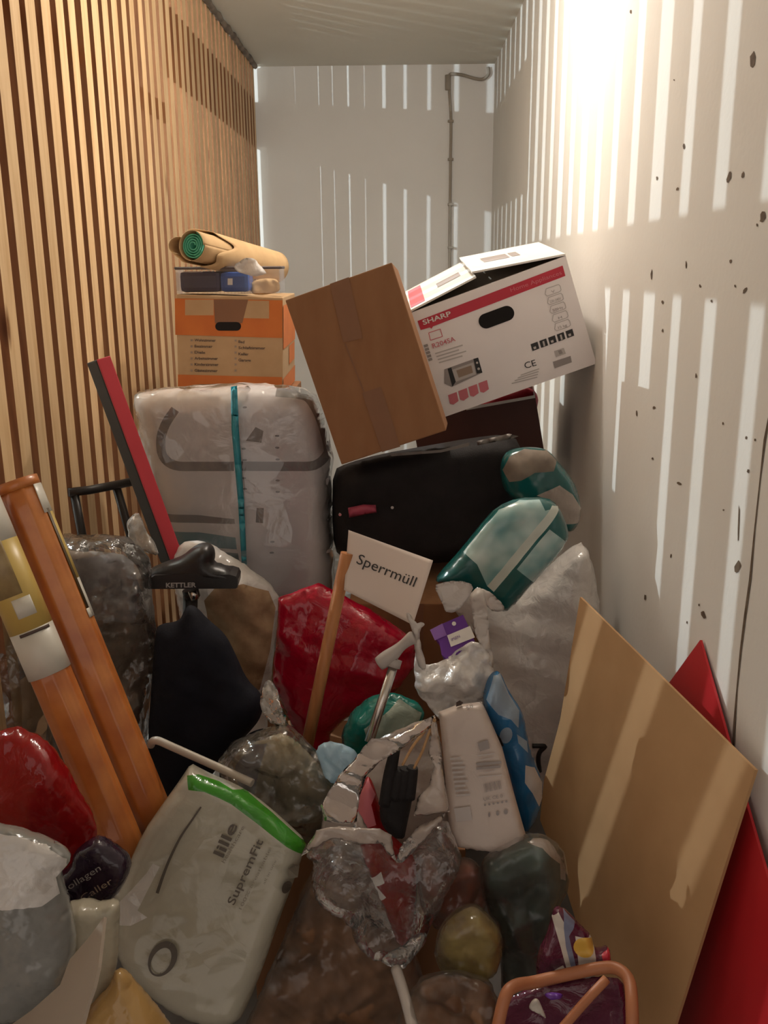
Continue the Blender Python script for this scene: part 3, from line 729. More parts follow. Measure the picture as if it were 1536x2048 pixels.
for i in range(5):
    x, y = 1166 + i * 40.5, 508 - i * 15
    decal('handling_symbol', Z5((x, y), (x + 32, y - 12), (x + 41, y + 20), (x + 9, y + 32)), S, 'black_print', t)
    decal('handling_symbol', Z5((x + 14, y + 2), (x + 22, y - 1), (x + 28, y + 22), (x + 20, y + 25)) if i % 2 else Z5((x + 12, y + 14), (x + 24, y + 9), (x + 27, y + 20), (x + 16, y + 24)), S, 'pale_print', t, e=.0016)
text('CE', *Z5((1142, 622), (1194, 606)), 13, S, 'black_print', t)
decal('bar_code', Z5((1270, 590), (1352, 562), (1358, 592), (1278, 620)), S, 'grey_print', t)
decal('bar_code', Z5((1275, 540), (1320, 525), (1330, 552), (1284, 568)), S, 'pale_print', t)
decal('bar_code', Z5((1293, 538), (1308, 533), (1316, 550), (1300, 556)), S, 'grey_print', t, e=.0015)
for i in range(4): decal('fine_print', rect(*Z5((1120 - i * 14, 652 + 13 * i), (1206 - i * 3, 622 + 13 * i)), 1.0), S, 'pale_print', t)

# ------------------------------------------------------------------ dark open box with red cloth
t, fr, S, w_, d_, h_ = box_thing('open_box', 'dark maroon cardboard box with open top below the microwave box', 'box',
    ([0.235, 2.80, 0.915], [-0.04, -0.19, -.12], [0.38, 0.30, 0.235]))
for nm, lo, hi in (('front_panel', (-w_ / 2, 0, -h_ / 2), (w_ / 2, .004, h_ / 2)), ('rear_panel', (-w_ / 2, d_ - .004, -h_ / 2), (w_ / 2, d_, h_ / 2)),
                   ('side_panel', (-w_ / 2, .004, -h_ / 2), (-w_ / 2 + .004, d_ - .004, h_ / 2)), ('side_panel', (w_ / 2 - .004, .004, -h_ / 2), (w_ / 2, d_ - .004, h_ / 2)),
                   ('bottom_panel', (-w_ / 2, 0, -h_ / 2 - .004), (w_ / 2, d_, -h_ / 2))):
    boxf(nm, fr, lo, hi, 'maroon_card', t)
boxf('edge_strip', fr, (-.02, -.002, h_ / 2 - .006), (w_ / 2, .004, h_ / 2 + .002), 'white_print', t)
o, _ = pillow('red_cloth', [(955, 815), (985, 795), (1020, 782), (1050, 774), (1068, 778), (1075, 792), (1076, 830), (1000, 850), (960, 840)], 2.93, .03, .03, 'red_cloth', rad=20, wr=.01, wf=20, seed=9, step=7)
tag(o, 'bright red cloth stuffed into the open maroon box', 'cloth')

# ------------------------------------------------------------------ black suitcase
st = thing('suitcase', 'black fabric suitcase lying behind the paper sign', 'suitcase', P(830, 1180, 2.3))
so = [(666, 940), (695, 926), (760, 908), (850, 892), (940, 876), (1010, 868), (1040, 882), (1050, 950), (1030, 1020), (985, 1090), (930, 1120), (860, 1128), (760, 1126), (690, 1118), (668, 1100), (664, 1020)]
pillow('shell', so, 2.36, .09, .12, 'black_cloth', rad=40, wr=.003, wf=8, seed=12, step=10, smooth=1, parent=st)
pillow('zip_band', Z7((365, 178), (640, 158), (790, 118), (790, 138), (640, 172), (380, 192)), 2.262, .006, .003, 'grey_trim', rad=5, wr=.002, seed=2, step=8, smooth=0, parent=st)
pillow('zip_band', Z7((830, 112), (1000, 72), (1052, 86), (1010, 100), (835, 134)), 2.262, .006, .003, 'grey_trim', rad=5, wr=.002, seed=3, step=8, smooth=0, parent=st)
pillow('name_tag', Z7((148, 465), (230, 447), (295, 450), (300, 490), (240, 500), (155, 518)), 2.25, .008, .004, 'pink_tag', rad=6, wr=.001, seed=2, step=7, smooth=0, parent=st)
for q in ((383, 460), (107, 497)):
    p = P(*Z7(q)[0], 2.25); tube('rivet', [p, p - Vector((0, .008, 0))], .004, 'chrome', st, seg=8)
# carton under the suitcase
box_c = thing('carton', 'brown carton peeking out below the suitcase beside the sign', 'box', (.05, 2.28, 0))
box('body', (-.13, 2.10, .0), (.20, 2.52, .66), 'kraft', box_c, bevel=.004)
box('packing_tape', (-.01, 2.0985, .35), (.05, 2.0995, .66), 'tape', box_c)

box_d = thing('carton', 'dull brown carton buried under the crimson and teal bags', 'box', (-.09, 1.82, 0))
box('body', (-.30, 1.56, .0), (.12, 2.085, .358), 'kraft', box_d, bevel=.004)
# ------------------------------------------------------------------ teal tissue packs by the right wall
o, _ = pillow('tissue_pack', [(1003, 915), (1020, 898), (1060, 893), (1095, 898), (1118, 925), (1150, 965), (1163, 1010), (1160, 1045), (1140, 1070), (1090, 1050), (1050, 1020), (1010, 985), (1000, 950)], 2.19, .05, .05,
    ['teal_print', 'stuffing_taupe', 'clear_rim'], rad=40, wr=.005, wf=14, seed=21, step=8,
    marks=[(Z7((965, 260), (1000, 190), (1080, 150), (1200, 160), (1250, 210), (1230, 262), (1130, 270), (1060, 310), (1000, 320)), 1),
           (Z7((1140, 385), (1260, 335), (1330, 385), (1390, 480), (1370, 540), (1270, 540), (1220, 420)), 2)])
tag(o, 'dark teal tissue pack with clouded film standing behind the larger teal pack', 'tissue pack', 'teal tissue packs')
to = Z7((608, 862), (625, 815), (745, 685), (860, 540), (935, 458), (1050, 410), (1200, 408), (1262, 450), (1312, 560), (1316, 640), (1190, 790), (1005, 1010), (960, 1016), (880, 960), (760, 900), (680, 870))
o, ST = pillow('tissue_pack', to, 1.92, .05, .05, ['teal_print', 'teal_pale', 'stripe_white', 'teal_mid'], rad=38, wr=.003, wf=10, seed=22, step=8, smooth=1, ax=.25,
    marks=[(Z7((752, 690), (860, 560), (940, 470), (1050, 420), (1195, 415), (1215, 445), (868, 858), (815, 745)), 1),
           (Z7((1150, 412), (1225, 415), (1215, 460), (1170, 470)), 0),
           (Z7((1213, 445), (1262, 455), (902, 888), (868, 858)), 2),
           (Z7((1020, 770), (1190, 565), (1305, 650), (1120, 850)), 1)])
tag(o, 'larger teal and white tissue pack lying slanted on the white sack', 'tissue pack', 'teal tissue packs')
# white sacks by the right wall
o, _ = pillow('plastic_sack', [(880, 1180), (900, 1150), (960, 1160), (1030, 1190), (1080, 1150), (1130, 1100), (1172, 1082), (1192, 1160), (1204, 1230), (1185, 1330), (1150, 1430), (1120, 1520), (1080, 1600), (1000, 1640), (960, 1500), (970, 1380), (975, 1290), (930, 1250)], 2.06, .10, .07, 'white_film', rad=60, wr=.024, wf=15, seed=31, step=7, fold=(-8, .35))
tag(o, 'big shiny white plastic sack against the right wall under the teal packs', 'plastic sack')
# ------------------------------------------------------------------ middle left: pad, frame, saddle, sacks
PADPOSE = ([-0.5969, 2.0559, 1.0196], [-0.124, -0.2641, 0.7168], [0.033, 0.057, 0.491])
#PAD
t, fr, S, w_, d_, h_ = box_thing('exercise_pad', 'long slanting pad with a red edge and black side', 'pad', PADPOSE)
boxf('black_board', fr, (-w_ / 2, .0, -h_ / 2), (w_ / 2, d_, h_ / 2), 'pad_black', t, bevel=.003)
boxf('red_edge', fr, (-w_ / 2 + .001, -.006, -h_ / 2), (w_ / 2, .0, h_ / 2), 'pad_red', t, bevel=.002)
t = thing('folding_stool', 'black metal tube stool standing before the slats behind the red pad', 'stool', P(200, 1300, 2.3))
tube('top_bar', [P(137, 985, 2.2), P(180, 980, 2.23), P(262, 964, 2.3)], .011, 'black_metal', t)
tube('leg', [P(148, 985, 2.21), P(166, 1080, 2.2), P(195, 1300, 2.18)], .011, 'black_metal', t)
tube('leg', [P(233, 975, 2.28), P(262, 1075, 2.26), P(320, 1330, 2.22)], .011, 'black_metal', t)
o, _ = pillow('filled_sack', ZA((480, 110), (560, 82), (620, 100), (690, 128), (860, 235), (1060, 385), (1050, 560), (1030, 720), (1010, 900), (990, 1150), (960, 1920), (600, 1920), (700, 1200), (720, 900), (660, 700), (560, 500), (430, 380), (420, 200)), 2.05, .07, .07,
    ['white_film', 'stuffing_beige'], rad=60, wr=.012, wf=14, seed=41, step=8,
    marks=[(ZA((640, 420), (700, 350), (860, 330), (1000, 380), (1040, 480), (1010, 720), (950, 950), (850, 980), (760, 760), (660, 620)), 1)])
tag(o, 'white sack of beige stuffing behind the bicycle saddle', 'sack')
sd = thing('saddle', 'black vinyl exercise bike saddle with silver brand lettering on its rear edge', 'saddle', P(385, 1240, 1.86))
pillow('seat', Z6((468, 1225), (476, 1158), (530, 1132), (600, 1105), (655, 1085), (700, 1045), (745, 1020), (790, 1018), (818, 1045), (824, 1090), (815, 1122), (880, 1138), (922, 1162), (940, 1200), (942, 1232), (800, 1240), (600, 1240)), 1.9, .045, .06, 'saddle_vinyl', rad=24, wr=0, seed=1, step=6, smooth=1, parent=sd)
SS = plane_surf(P(385, 1160, 1.855), P(465, 1160, 1.86), P(385, 1190, 1.855))
edge = slab('rear_edge', Z6((470, 1266), (468, 1215), (500, 1196), (600, 1188), (800, 1186), (900, 1190), (932, 1200), (942, 1220), (940, 1258), (930, 1264)), SS, .06, 'saddle_vinyl', sd)
text('KETTLER', *Z6((562, 1256), (722, 1254)), 9.5, SS, 'silver_print', edge, e=.002, bold=.03)
tube('seat_clamp', [P(*Z6((690, 1268))[0], 1.90), P(*Z6((700, 1310))[0], 1.9)], .018, 'black_metal', sd)
tube('spring', [P(*Z6((700, 1275))[0], 1.87), P(*Z6((715, 1320))[0], 1.87)], .009, 'chrome', sd)
tube('seat_post', [P(*ZA((535, 420))[0], 1.9), P(*ZA((520, 900))[0], 1.9)], .016, 'black_metal', sd)
o, _ = pillow('dark_bag', ZA((325, 640), (345, 585), (470, 568), (490, 520), (520, 470), (570, 480), (640, 560), (740, 640), (800, 760), (870, 920), (965, 1000), (960, 1130), (870, 1240), (770, 1330), (700, 1430), (640, 1500), (700, 2330), (300, 2330), (280, 1290), (300, 1000)), 1.74, .07, .06, 'navy_cloth', rad=60, wr=.008, wf=8, seed=44, step=10)
tag(o, 'deep navy, nearly black cloth bag below the saddle', 'bag')
# clear sack at the left with grey contents
cs = thing('clear_sack', 'crumpled clear plastic sack of grey things behind the orange rolls', 'plastic sack', P(180, 1600, 1.78))
co = [(118, 1080), (132, 1064), (160, 1070), (195, 1068), (250, 1073), (272, 1087), (296, 1112), (305, 1135), (303, 1200), (314, 1260), (314, 1330), (300, 1380), (296, 1480), (280, 1650), (120, 1650), (20, 1600), (-30, 1500), (-40, 1380), (-20, 1250), (40, 1150)]
pillow('contents', [(x + (150 - x) * .10, y + (1350 - y) * .07 + 14) for x, y in co], 1.84, .06, .05, ['stuffing_taupe', 'stuffing_grey', 'stuffing_beige'], rad=50, wr=.014, wf=10, seed=51, step=10, parent=cs,
    marks=[([(130, 1120), (260, 1100), (290, 1200), (270, 1240), (180, 1230)], 1), ([(10, 1380), (80, 1330), (110, 1400), (100, 1500), (10, 1500)], 2)])
pillow('film', co, 1.82, .085, .07, 'clear_film', rad=50, wr=.026, wf=15, seed=52, step=7, parent=cs)
o, _ = pillow('film_tuft', [(252, 1050), (262, 1035), (275, 1022), (284, 1035), (290, 1060), (312, 1085), (318, 1112), (290, 1105), (260, 1085)], 1.9, .004, .003, 'tuft_film', rad=5, wr=.016, wf=26, seed=53, step=5, parent=cs)

# ------------------------------------------------------------------ orange blind rolls
def ridges(th): return 1 + .05 * abs(math.cos(4.5 * th)) - .03 + .012 * math.cos(19 * th + 1)
def roll(label, top, bot, rad, name='blind_roll'):
    a, b = top, bot; d = (b - a).normalized()
    t = thing(name, label, 'roll', b, 'orange rolled blinds')
    tube('slats', [a + (b - a) * (i / 12) for i in range(13)], rad, 'roll_orange', t, seg=66, rfun=ridges)
    tube('end_cap', [a - d * .004, a + d * .014], rad * 1.05, 'roll_orange', t, seg=40)
    return t, a, b, d
def sleeve(t, a, b, d, s0, s1, a0, a1, rad, m, nm='paper_label'):
    """label wrapped on a roll from s0 to s1 along it and from angle a0 to a1 (0 = towards viewer)"""
    c = (a + b) / 2; n = (CAM - c); n = (n - d * n.dot(d)).normalized(); q = d.cross(n)
    return sheet(nm, lambda u, v: a + (b - a) * (s0 + (s1 - s0) * v) + n * (rad * math.cos(a0 + (a1 - a0) * u)) + q * (rad * math.sin(a0 + (a1 - a0) * u)), 18, 2, m, t, .0006)
t, a, b, d = roll('orange rolled blind with a big white and yellow label, left of the two', P(-40, 1015, 1.50), P(258, 1720, 1.40), .0345)
rr = .0365
sleeve(t, a, b, d, -.02, .10, R(-90), R(90), rr, 'label_white'); sleeve(t, a, b, d, .10, .335, R(-90), R(90), rr, 'label_yellow')
sleeve(t, a, b, d, .335, .46, R(-90), R(90), rr, 'label_white')
sleeve(t, a, b, d, .338, .346, R(-50), R(35), rr + .0006, 'dark_print', 'print_line')
sleeve(t, a, b, d, .06, .24, R(-15), R(75), rr + .0006, 'label_brown', 'picture_panel'); sleeve(t, a, b, d, .25, .30, R(-30), R(20), rr + .0006, 'label_white', 'picture_panel')
t2, a, b, d = roll('orange rolled blind with a narrow label on its right edge, right of the two', P(33, 966, 1.58), P(312, 1650, 1.48), .036)
for s0, s1, a0, a1, m in ((.02, .10, 40, 95, 'label_white'), (.10, .29, 62, 95, 'label_yellow'), (.09, .375, 52, 62, 'label_olive'), (.29, .40, 62, 95, 'label_white'), (.375, .40, 48, 95, 'label_white')):
    sleeve(t2, a, b, d, s0, s1, R(-a1), R(-a0), .0382, m)

# ------------------------------------------------------------------ sign on a stick, red bag, cane
sg = thing('paper_sign', 'white paper sign reading Sperrmüll on a wooden stick', 'sign', P(612, 1520, 1.60))
def signpt(u, v, e=0):
    tl, tr, br, bl = (697, 1060), (866, 1121), (826, 1250), (688, 1180)
    x = (tl[0] * (1 - u) + tr[0] * u) * (1 - v) + (bl[0] * (1 - u) + br[0] * u) * v
    y = (tl[1] * (1 - u) + tr[1] * u) * (1 - v) + (bl[1] * (1 - u) + br[1] * u) * v
    Y = 1.72 - .10 * u - .04 * v + .018 * math.sin(u * 3.1) * (1 - .3 * v) + .012 * v * v * math.sin(u * 2.2)
    return P(x, y, Y - e)
spaper = sheet('paper', lambda u, v: signpt(u, v), 24, 16, 'paper', sg, .0005)
def sign_surf(x, y, e=.0015):
    u, v = .5, .5
    for _ in range(12):
        tl, tr, br, bl = (697, 1060), (866, 1121), (826, 1250), (688, 1180)
        fx = (tl[0] * (1 - u) + tr[0] * u) * (1 - v) + (bl[0] * (1 - u) + br[0] * u) * v - x
        fy = (tl[1] * (1 - u) + tr[1] * u) * (1 - v) + (bl[1] * (1 - u) + br[1] * u) * v - y
        ax1 = (tr[0] - tl[0]) * (1 - v) + (br[0] - bl[0]) * v; ay1 = (tr[1] - tl[1]) * (1 - v) + (br[1] - bl[1]) * v
        bx1 = (bl[0] - tl[0]) * (1 - u) + (br[0] - tr[0]) * u; by1 = (bl[1] - tl[1]) * (1 - u) + (br[1] - tr[1]) * u
        det = ax1 * by1 - ay1 * bx1; u -= (fx * by1 - fy * bx1) / det; v -= (fy * ax1 - fx * ay1) / det
    return signpt(u, v, e)
text('Sperrmüll', *Z7((190, 758), (496, 884)), 21.5, sign_surf, 'black_print', spaper)
tube('stick', [P(694, 1106, 1.705), P(604, 1540, 1.66)], .0125, 'stick_wood', sg, seg=16)
o, _ = pillow('plastic_bag', ZB((90, 385), (200, 345), (290, 310), (385, 360), (560, 450), (700, 545), (775, 605), (770, 720), (650, 880), (560, 910), (430, 970), (350, 1060), (335, 1192), (200, 1192), (200, 1120), (140, 980), (62, 800), (80, 600)), 1.88, .07, .06, 'red_film', rad=45, wr=.017, wf=11, seed=61, step=6, smooth=0, jag=1.5)
tag(o, 'glossy crimson plastic bag behind the stick of the sign', 'plastic bag')
cn = thing('walking_cane', 'walking cane with grey grip and chrome shaft in front of the crimson bag', 'cane', P(735, 1500, 1.5))
tube('grip', [P(*ZB(q)[0], 1.52) for q in ((590, 712), (650, 670), (700, 625), (745, 590), (765, 580))], lambda s: .0125 - .003 * s + .002 * math.sin(s * 9), 'grey_rubber', cn, smooth=5, seg=16)
tube('shaft', [P(*ZB(q)[0], Y) for q, Y in (((672, 690), 1.52), ((540, 1100), 1.46))], .0085, 'chrome', cn, seg=16)
tube('collar', [P(*ZB(q)[0], Y) for q, Y in (((672, 690), 1.52), ((660, 730), 1.515))], .012, 'grey_rubber', cn, seg=16)
o, _ = pillow('plastic_bag', ZB((400, 1100), (420, 1000), (500, 900), (590, 862), (680, 858), (770, 890), (815, 950), (800, 1040), (760, 1200), (700, 1474), (480, 1474), (440, 1200)), 1.66, .05, .05, ['teal_film', 'pale_green_film'], rad=40, wr=.010, wf=18, seed=62, step=6,
    marks=[(ZB((520, 1000), (640, 920), (690, 875), (800, 945), (780, 1000), (620, 1060), (540, 1080)), 1)])
tag(o, 'teal plastic bag with pale green inside, behind the cane shaft', 'plastic bag')
o, _ = pillow('plastic_bag', ZB((275, 1130), (330, 1092), (420, 1110), (485, 1150), (480, 1220), (420, 1300), (340, 1300), (290, 1200)), 1.50, .03, .03, 'light_blue_film', rad=22, wr=.011, wf=30, seed=63, step=6)
tag(o, 'small light blue plastic bag next to the clear knotted bag', 'plastic bag')

# ------------------------------------------------------------------ white carrier bag, purple packet, wrapped package, blue bag
cb = thing('carrier_bag', 'thin white carrier bag with raised handles holding a purple packet', 'carrier bag', P(905, 1440, 1.52))
pillow('bag_body', ZC((165, 430), (200, 520), (240, 575), (350, 545), (480, 440), (570, 400), (650, 450), (695, 600), (680, 700), (630, 830), (600, 960), (360, 980), (290, 880), (190, 780), (160, 660)), 1.55, .025, .025, 'white_film', rad=24, wr=.015, wf=34, seed=71, step=5, parent=cb, crk=.0012)
pillow('handle', ZC((100, 225), (130, 215), (170, 290), (215, 285), (235, 300), (200, 330), (195, 420), (245, 560), (230, 620), (175, 560), (160, 400), (140, 310)), 1.53, .004, .003, 'white_film_soft', rad=4, wr=.009, wf=30, seed=72, step=5, parent=cb)
pillow('handle', ZC((525, 100), (590, 40), (635, 90), (650, 200), (665, 400), (692, 520), (690, 620), (640, 560), (600, 440), (565, 330), (545, 200)), 1.55, .005, .004, 'white_film_soft', rad=5, wr=.012, wf=30, seed=73, step=5, parent=cb)
pillow('bag_fold', ZC((295, 45), (380, 10), (480, 0), (560, 40), (530, 110), (480, 190), (390, 230), (340, 140)), 1.62, .005, .004, 'white_film_soft', rad=5, wr=.014, wf=24, seed=74, step=5, parent=cb)
pillow('bag_fold', ZC((560, 40), (640, 60), (740, 140), (772, 190), (740, 215), (660, 195), (620, 120)), 1.66, .004, .004, 'white_film_soft', rad=5, wr=.010, wf=24, seed=75, step=5, parent=cb)
SPb = plane_surf(P(840, 1260, 1.60), P(950, 1230, 1.60), P(860, 1310, 1.56))
pb = thing('purple_packet', 'purple medicine box with white label in the white carrier bag', 'packet', SPb(900, 1300))
slab('carton', ZC((268, 335), (350, 292), (488, 232), (520, 300), (575, 430), (380, 530), (345, 500), (330, 420)), SPb, .03, 'purple_card', pb)
decal('pale_side', ZC((268, 335), (350, 292), (380, 370), (300, 405)), SPb, 'purple_pale', pb)
decal('label', ZC((382, 372), (535, 308), (568, 385), (408, 448)), SPb, 'white_print', pb, e=.0012)
decal('logo', ell(*ZC((428, 293))[0], 4.2, 4.2), SPb, 'white_print', pb)
text('IPSEN', *ZC((415, 412), (470, 385)), 6, SPb, 'purple_card', pb)
wp, SWp = None, None
wpo = ZC((325, 880), (450, 832), (612, 812), (655, 900), (750, 1120), (830, 1430), (905, 1695), (868, 1800), (650, 1812), (440, 1782), (398, 1680), (375, 1400), (350, 1120))
wt = thing('wrapped_package', 'long beige paper package printed with barcode hanging under the carrier bag', 'package', P(960, 1700, 1.38))
o, SWp = pillow('wrapper', wpo, 1.42, .032, .04, 'wrap_paper', rad=13, wr=.0035, wf=7, seed=76, step=6, smooth=0, parent=wt, ay=-.25)
wrap_ = o
decal('code_square', ZC((580, 1078), (645, 1055), (660, 1112), (596, 1132)), SWp, 'grey_print', wrap_, e=.003)
for i in range(16):
    x = 617 + i * 7.2; wd = (2.2, 4.2, 3.0, 2.0)[i % 4]
    decal('bar_code', ZC((x, 1345 - i * 1.6), (x + wd, 1344 - i * 1.6), (x + wd + 10, 1400 - i * 1.6), (x + 10, 1401 - i * 1.6)), SWp, 'grey_print', wrap_, e=.003)
for i, (xa, xb) in enumerate(((578, 690), (600, 680), (570, 735), (572, 730), (625, 690), (585, 740))):
    y = 1160 + i * 28; decal('fine_print', rect(*ZC((xa, y), (xb, y - 14)), (1.0, 1.0, 2.4, 2.4, .8, 1.0)[i]), SWp, 'pale_print' if i in (0, 1, 4, 5) else 'grey_print', wrap_, e=.003)
for i in range(9):
    y = 1180 + i * 30; decal('fine_print', rect(*ZC((400 + i * 5, y), (470 + i * 5 + (i % 3) * 10, y - 6)), 2.0), SWp, 'pale_print', wrap_, e=.003)
decal('fine_print', ZC((425, 1505), (530, 1490), (545, 1580), (440, 1592)), SWp, 'pale_print', wrap_, e=.003)
text('UK CE 0', *ZC((620, 1455), (745, 1432)), 7, SWp, 'grey_print', wrap_, e=.003)
for i in range(6): decal('symbol', ell(*ZC((628 + i * 28, 1482 - i * 4.6))[0], 2.4, 2.4, 0, 6), SWp, 'grey_print', wrap_, e=.003)
for i in range(3): decal('symbol', ell(*ZC((656 + i * 54, 1545 - i * 9))[0], 2.2 + i, 5, 0, 8), SWp, 'grey_print', wrap_, e=.003)
text('30', *ZC((512, 862), (555, 842)), 8, SWp, 'grey_print', wrap_, e=.003)
decal('print_mark', ZC((440, 812), (462, 798), (486, 812), (478, 832), (440, 842)), SWp, 'dark_print', wt, e=.004)
o, _ = pillow('plastic_bag', ZC((685, 612), (735, 605), (790, 740), (890, 880), (920, 1060), (960, 1200), (1020, 1330), (1020, 1460), (980, 1600), (900, 1700), (840, 1600), (790, 1350), (700, 1050), (625, 870), (620, 760), (650, 660)), 1.50, .045, .045, ['blue_film', 'haze_blue_film', 'white_film_soft', 'black_print'], rad=32, wr=.007, wf=14, seed=77, step=6,
    marks=[(ZC((690, 625), (735, 620), (790, 750), (860, 860), (850, 960), (800, 900), (720, 870), (640, 780)), 1), (ell(*ZC((768, 1005))[0], 12, 17, 15), 1), (ZC((840, 1000), (910, 1060), (915, 1130), (850, 1060)), 1),
           (ZC((895, 1200), (960, 1230), (1012, 1340), (1012, 1440), (990, 1490), (940, 1380), (890, 1310)), 2), (ZC((705, 1000), (735, 1030), (755, 1080), (735, 1092), (712, 1050)), 3)])
tag(o, 'blue bag in hazy film beside the wrapped package', 'plastic bag')
bc = thing('black_cord', 'short black cord hanging under the white sack beside the cardboard sheet', 'cord', P(1075, 1540, 1.62))
tube('strand', [P(*ZC(q)[0], 1.945) for q in ((950, 1108), (1000, 1108), (1035, 1112), (1000, 1150), (990, 1200), (1000, 1280))], .0055, 'black_metal', bc, smooth=4, seg=8)

# ------------------------------------------------------------------ cardboard sheet and red panels on the right
SC = plane_surf((.354, 1.75, .805), (.49, 1.162, .766), P(1350, 2048, 1.174))
sh = thing('cardboard_sheet', 'large flat brown cardboard sheet leaning at the right wall', 'cardboard', SC(1300, 2200))
slab('sheet', [(1160, 1194), (1510, 1540), (1494, 1590), (1350, 2048), (1300, 2200), (1180, 1930), (1120, 1740), (1080, 1640), (1088, 1560), (1120, 1440)], SC, .005, 'kraft_sheet', sh)
RP1 = PX(1400, 1280, .508)
SR = plane_surf(RP1, RP1 + Vector((0, -1, 0)), RP1 + Vector((-.08, 0, -1)))
o = slab('red_board', [(1400, 1280), (1457, 1484), (1536, 1760), (1600, 1985), (1560, 2250), (1290, 2250), (1230, 1800), (1260, 1470), (1342, 1360)], SR, .004, 'red_panel')
tag(o, 'bright red flat panel behind the cardboard sheet at the right wall', 'panel')

# ------------------------------------------------------------------ front: metal rod, clear bags, gloves
t = thing('metal_rod', 'bent light grey metal rod behind the green banded package', 'rod', P(400, 1530, 1.5))
tube('rod', [P(*ZA(q)[0], Y) for q, Y in (((300, 1300), 1.56), ((312, 1278), 1.55), ((345, 1275), 1.54), ((430, 1312), 1.53), ((690, 1428), 1.50), ((900, 1525), 1.47))], .0075, 'grey_metal', t, smooth=5)
kb = thing('knotted_bag', 'clear knotted plastic bag of olive things behind the green banded package', 'plastic bag', P(580, 1640, 1.42))
ko = ZA((680, 1420), (750, 1315), (850, 1240), (980, 1190), (1090, 1160), (1170, 1220), (1270, 1320), (1390, 1460), (1430, 1580), (1420, 1750), (1300, 1900), (1000, 1900), (800, 1700))
pillow('contents', [(x + (580 - x) * .12, y + (1580 - y) * .12 + 6) for x, y in ko], 1.57, .05, .02, ['stuffing_olive', 'stuffing_grey'], rad=45, wr=.014, wf=12, seed=81, step=8, parent=kb,
    marks=[(ZA((800, 1420), (900, 1290), (990, 1280), (950, 1420), (920, 1560), (840, 1540)), 1)])
pillow('film', ko, 1.56, .075, .03, 'clear_film', rad=50, wr=.022, wf=14, seed=82, step=7, parent=kb)
pillow('knot', ZA((945, 1030), (965, 950), (985, 915), (1020, 912), (1060, 1010), (1105, 1140), (1120, 1190), (1020, 1190), (960, 1110)), 1.56, .005, .004, 'tuft_film', rad=5, wr=.018, wf=24, seed=83, step=5, parent=kb)

fb = thing('shopping_bag', 'open clear shopping bag with white rim holding red packets and gloves', 'shopping bag', P(800, 1960, 1.22))
fo = ZG((20, 950), (100, 900), (140, 640), (240, 470), (440, 260), (640, 160), (825, 95), (880, 330), (920, 690), (960, 880), (1000, 1000), (900, 1200), (780, 1440), (720, 1560), (640, 1640), (540, 1600), (430, 1590), (340, 1480), (290, 1330), (160, 1290), (70, 1180), (90, 1000))
pillow('film_front', ZG((20, 950), (100, 870), (110, 800), (330, 800), (480, 830), (600, 990), (720, 850), (890, 710), (960, 880), (1000, 1000), (900, 1200), (780, 1440), (720, 1560), (640, 1640), (540, 1600), (430, 1590), (340, 1480), (290, 1330), (160, 1290), (70, 1180), (90, 1000)), 1.31, .05, .04, 'clear_film', rad=45, wr=.014, wf=14, seed=91, step=6, parent=fb)
pillow('film_back', ZG((140, 640), (240, 470), (440, 260), (640, 160), (825, 95), (880, 330), (920, 690), (940, 860), (600, 1050), (120, 860)), 1.45, .01, .01, 'clear_rim', rad=20, wr=.012, wf=14, seed=90, step=7, parent=fb)
for i, q in enumerate((((125, 650), (240, 465), (440, 240), (560, 240), (700, 155), (828, 92), (800, 172), (640, 290), (490, 380), (405, 470), (365, 600), (345, 770), (150, 745)),
                       ((100, 800), (240, 775), (340, 785), (490, 790), (555, 830), (575, 920), (600, 1000), (540, 940), (500, 880), (460, 885), (350, 885), (200, 850), (60, 930), (10, 960)),
                       ((590, 1000), (610, 920), (640, 870), (720, 790), (800, 740), (890, 700), (870, 745), (780, 850), (700, 930), (630, 1000)),
                       ((800, 130), (830, 95), (855, 240), (880, 450), (920, 690), (820, 705), (700, 712), (720, 600), (790, 530), (825, 410), (790, 330)),
                       ((330, 640), (370, 700), (420, 800), (380, 890), (330, 880)))):
    pillow('rim', ZG(*q), 1.27 + .01 * i, .003, .002, 'clear_rim', rad=4, wr=.010, wf=26, seed=92 + i, step=6, parent=fb, smooth=1)
for q in (((825, 110), (760, 200), (690, 290), (630, 400)), ((830, 120), (790, 210), (750, 320), (700, 420))):
    tube('drawstring', [P(*ZG(a)[0], 1.30) for a in q], .0022, 'rail_wood', fb, smooth=4, seg=6)
pillow('knot', ZG((480, 1600), (560, 1540), (640, 1500), (700, 1440), (790, 1420), (760, 1500), (700, 1590), (640, 1650), (560, 1640)), 1.23, .014, .012, 'clear_film', rad=12, wr=.012, wf=34, seed=98, step=5, parent=fb)
tube('strap', [P(*ZG(q)[0], Y) for q, Y in (((590, 1650), 1.2), ((625, 1760), 1.17), ((660, 1880), 1.14), ((700, 2040), 1.10))], .0085, 'white_film_soft', fb, smooth=4, seg=10)
o, _ = pillow('red_packet', ZG((345, 760), (352, 600), (380, 520), (420, 450), (470, 560), (500, 700), (560, 820), (640, 900), (720, 930), (725, 1100), (705, 1400), (690, 1480), (640, 1510), (580, 1480), (540, 1340), (480, 1200), (420, 1060), (380, 960)), 1.36, .03, .03, ['red_film_dark', 'pink_print', 'white_print'], rad=22, wr=.003, wf=12, seed=101, step=6,
    marks=[(ZG((350, 600), (420, 470), (465, 570), (440, 620), (470, 740), (400, 760), (360, 700)), 1), (ZG((430, 1080), (500, 1020), (520, 1090), (470, 1120), (530, 1180), (500, 1210), (460, 1180)), 2)])
tag(o, 'red packet with white print inside the open shopping bag', 'packet')
gl = thing('glove', 'black knitted glove with fingers up inside the open shopping bag', 'glove', P(800, 1660, 1.33))
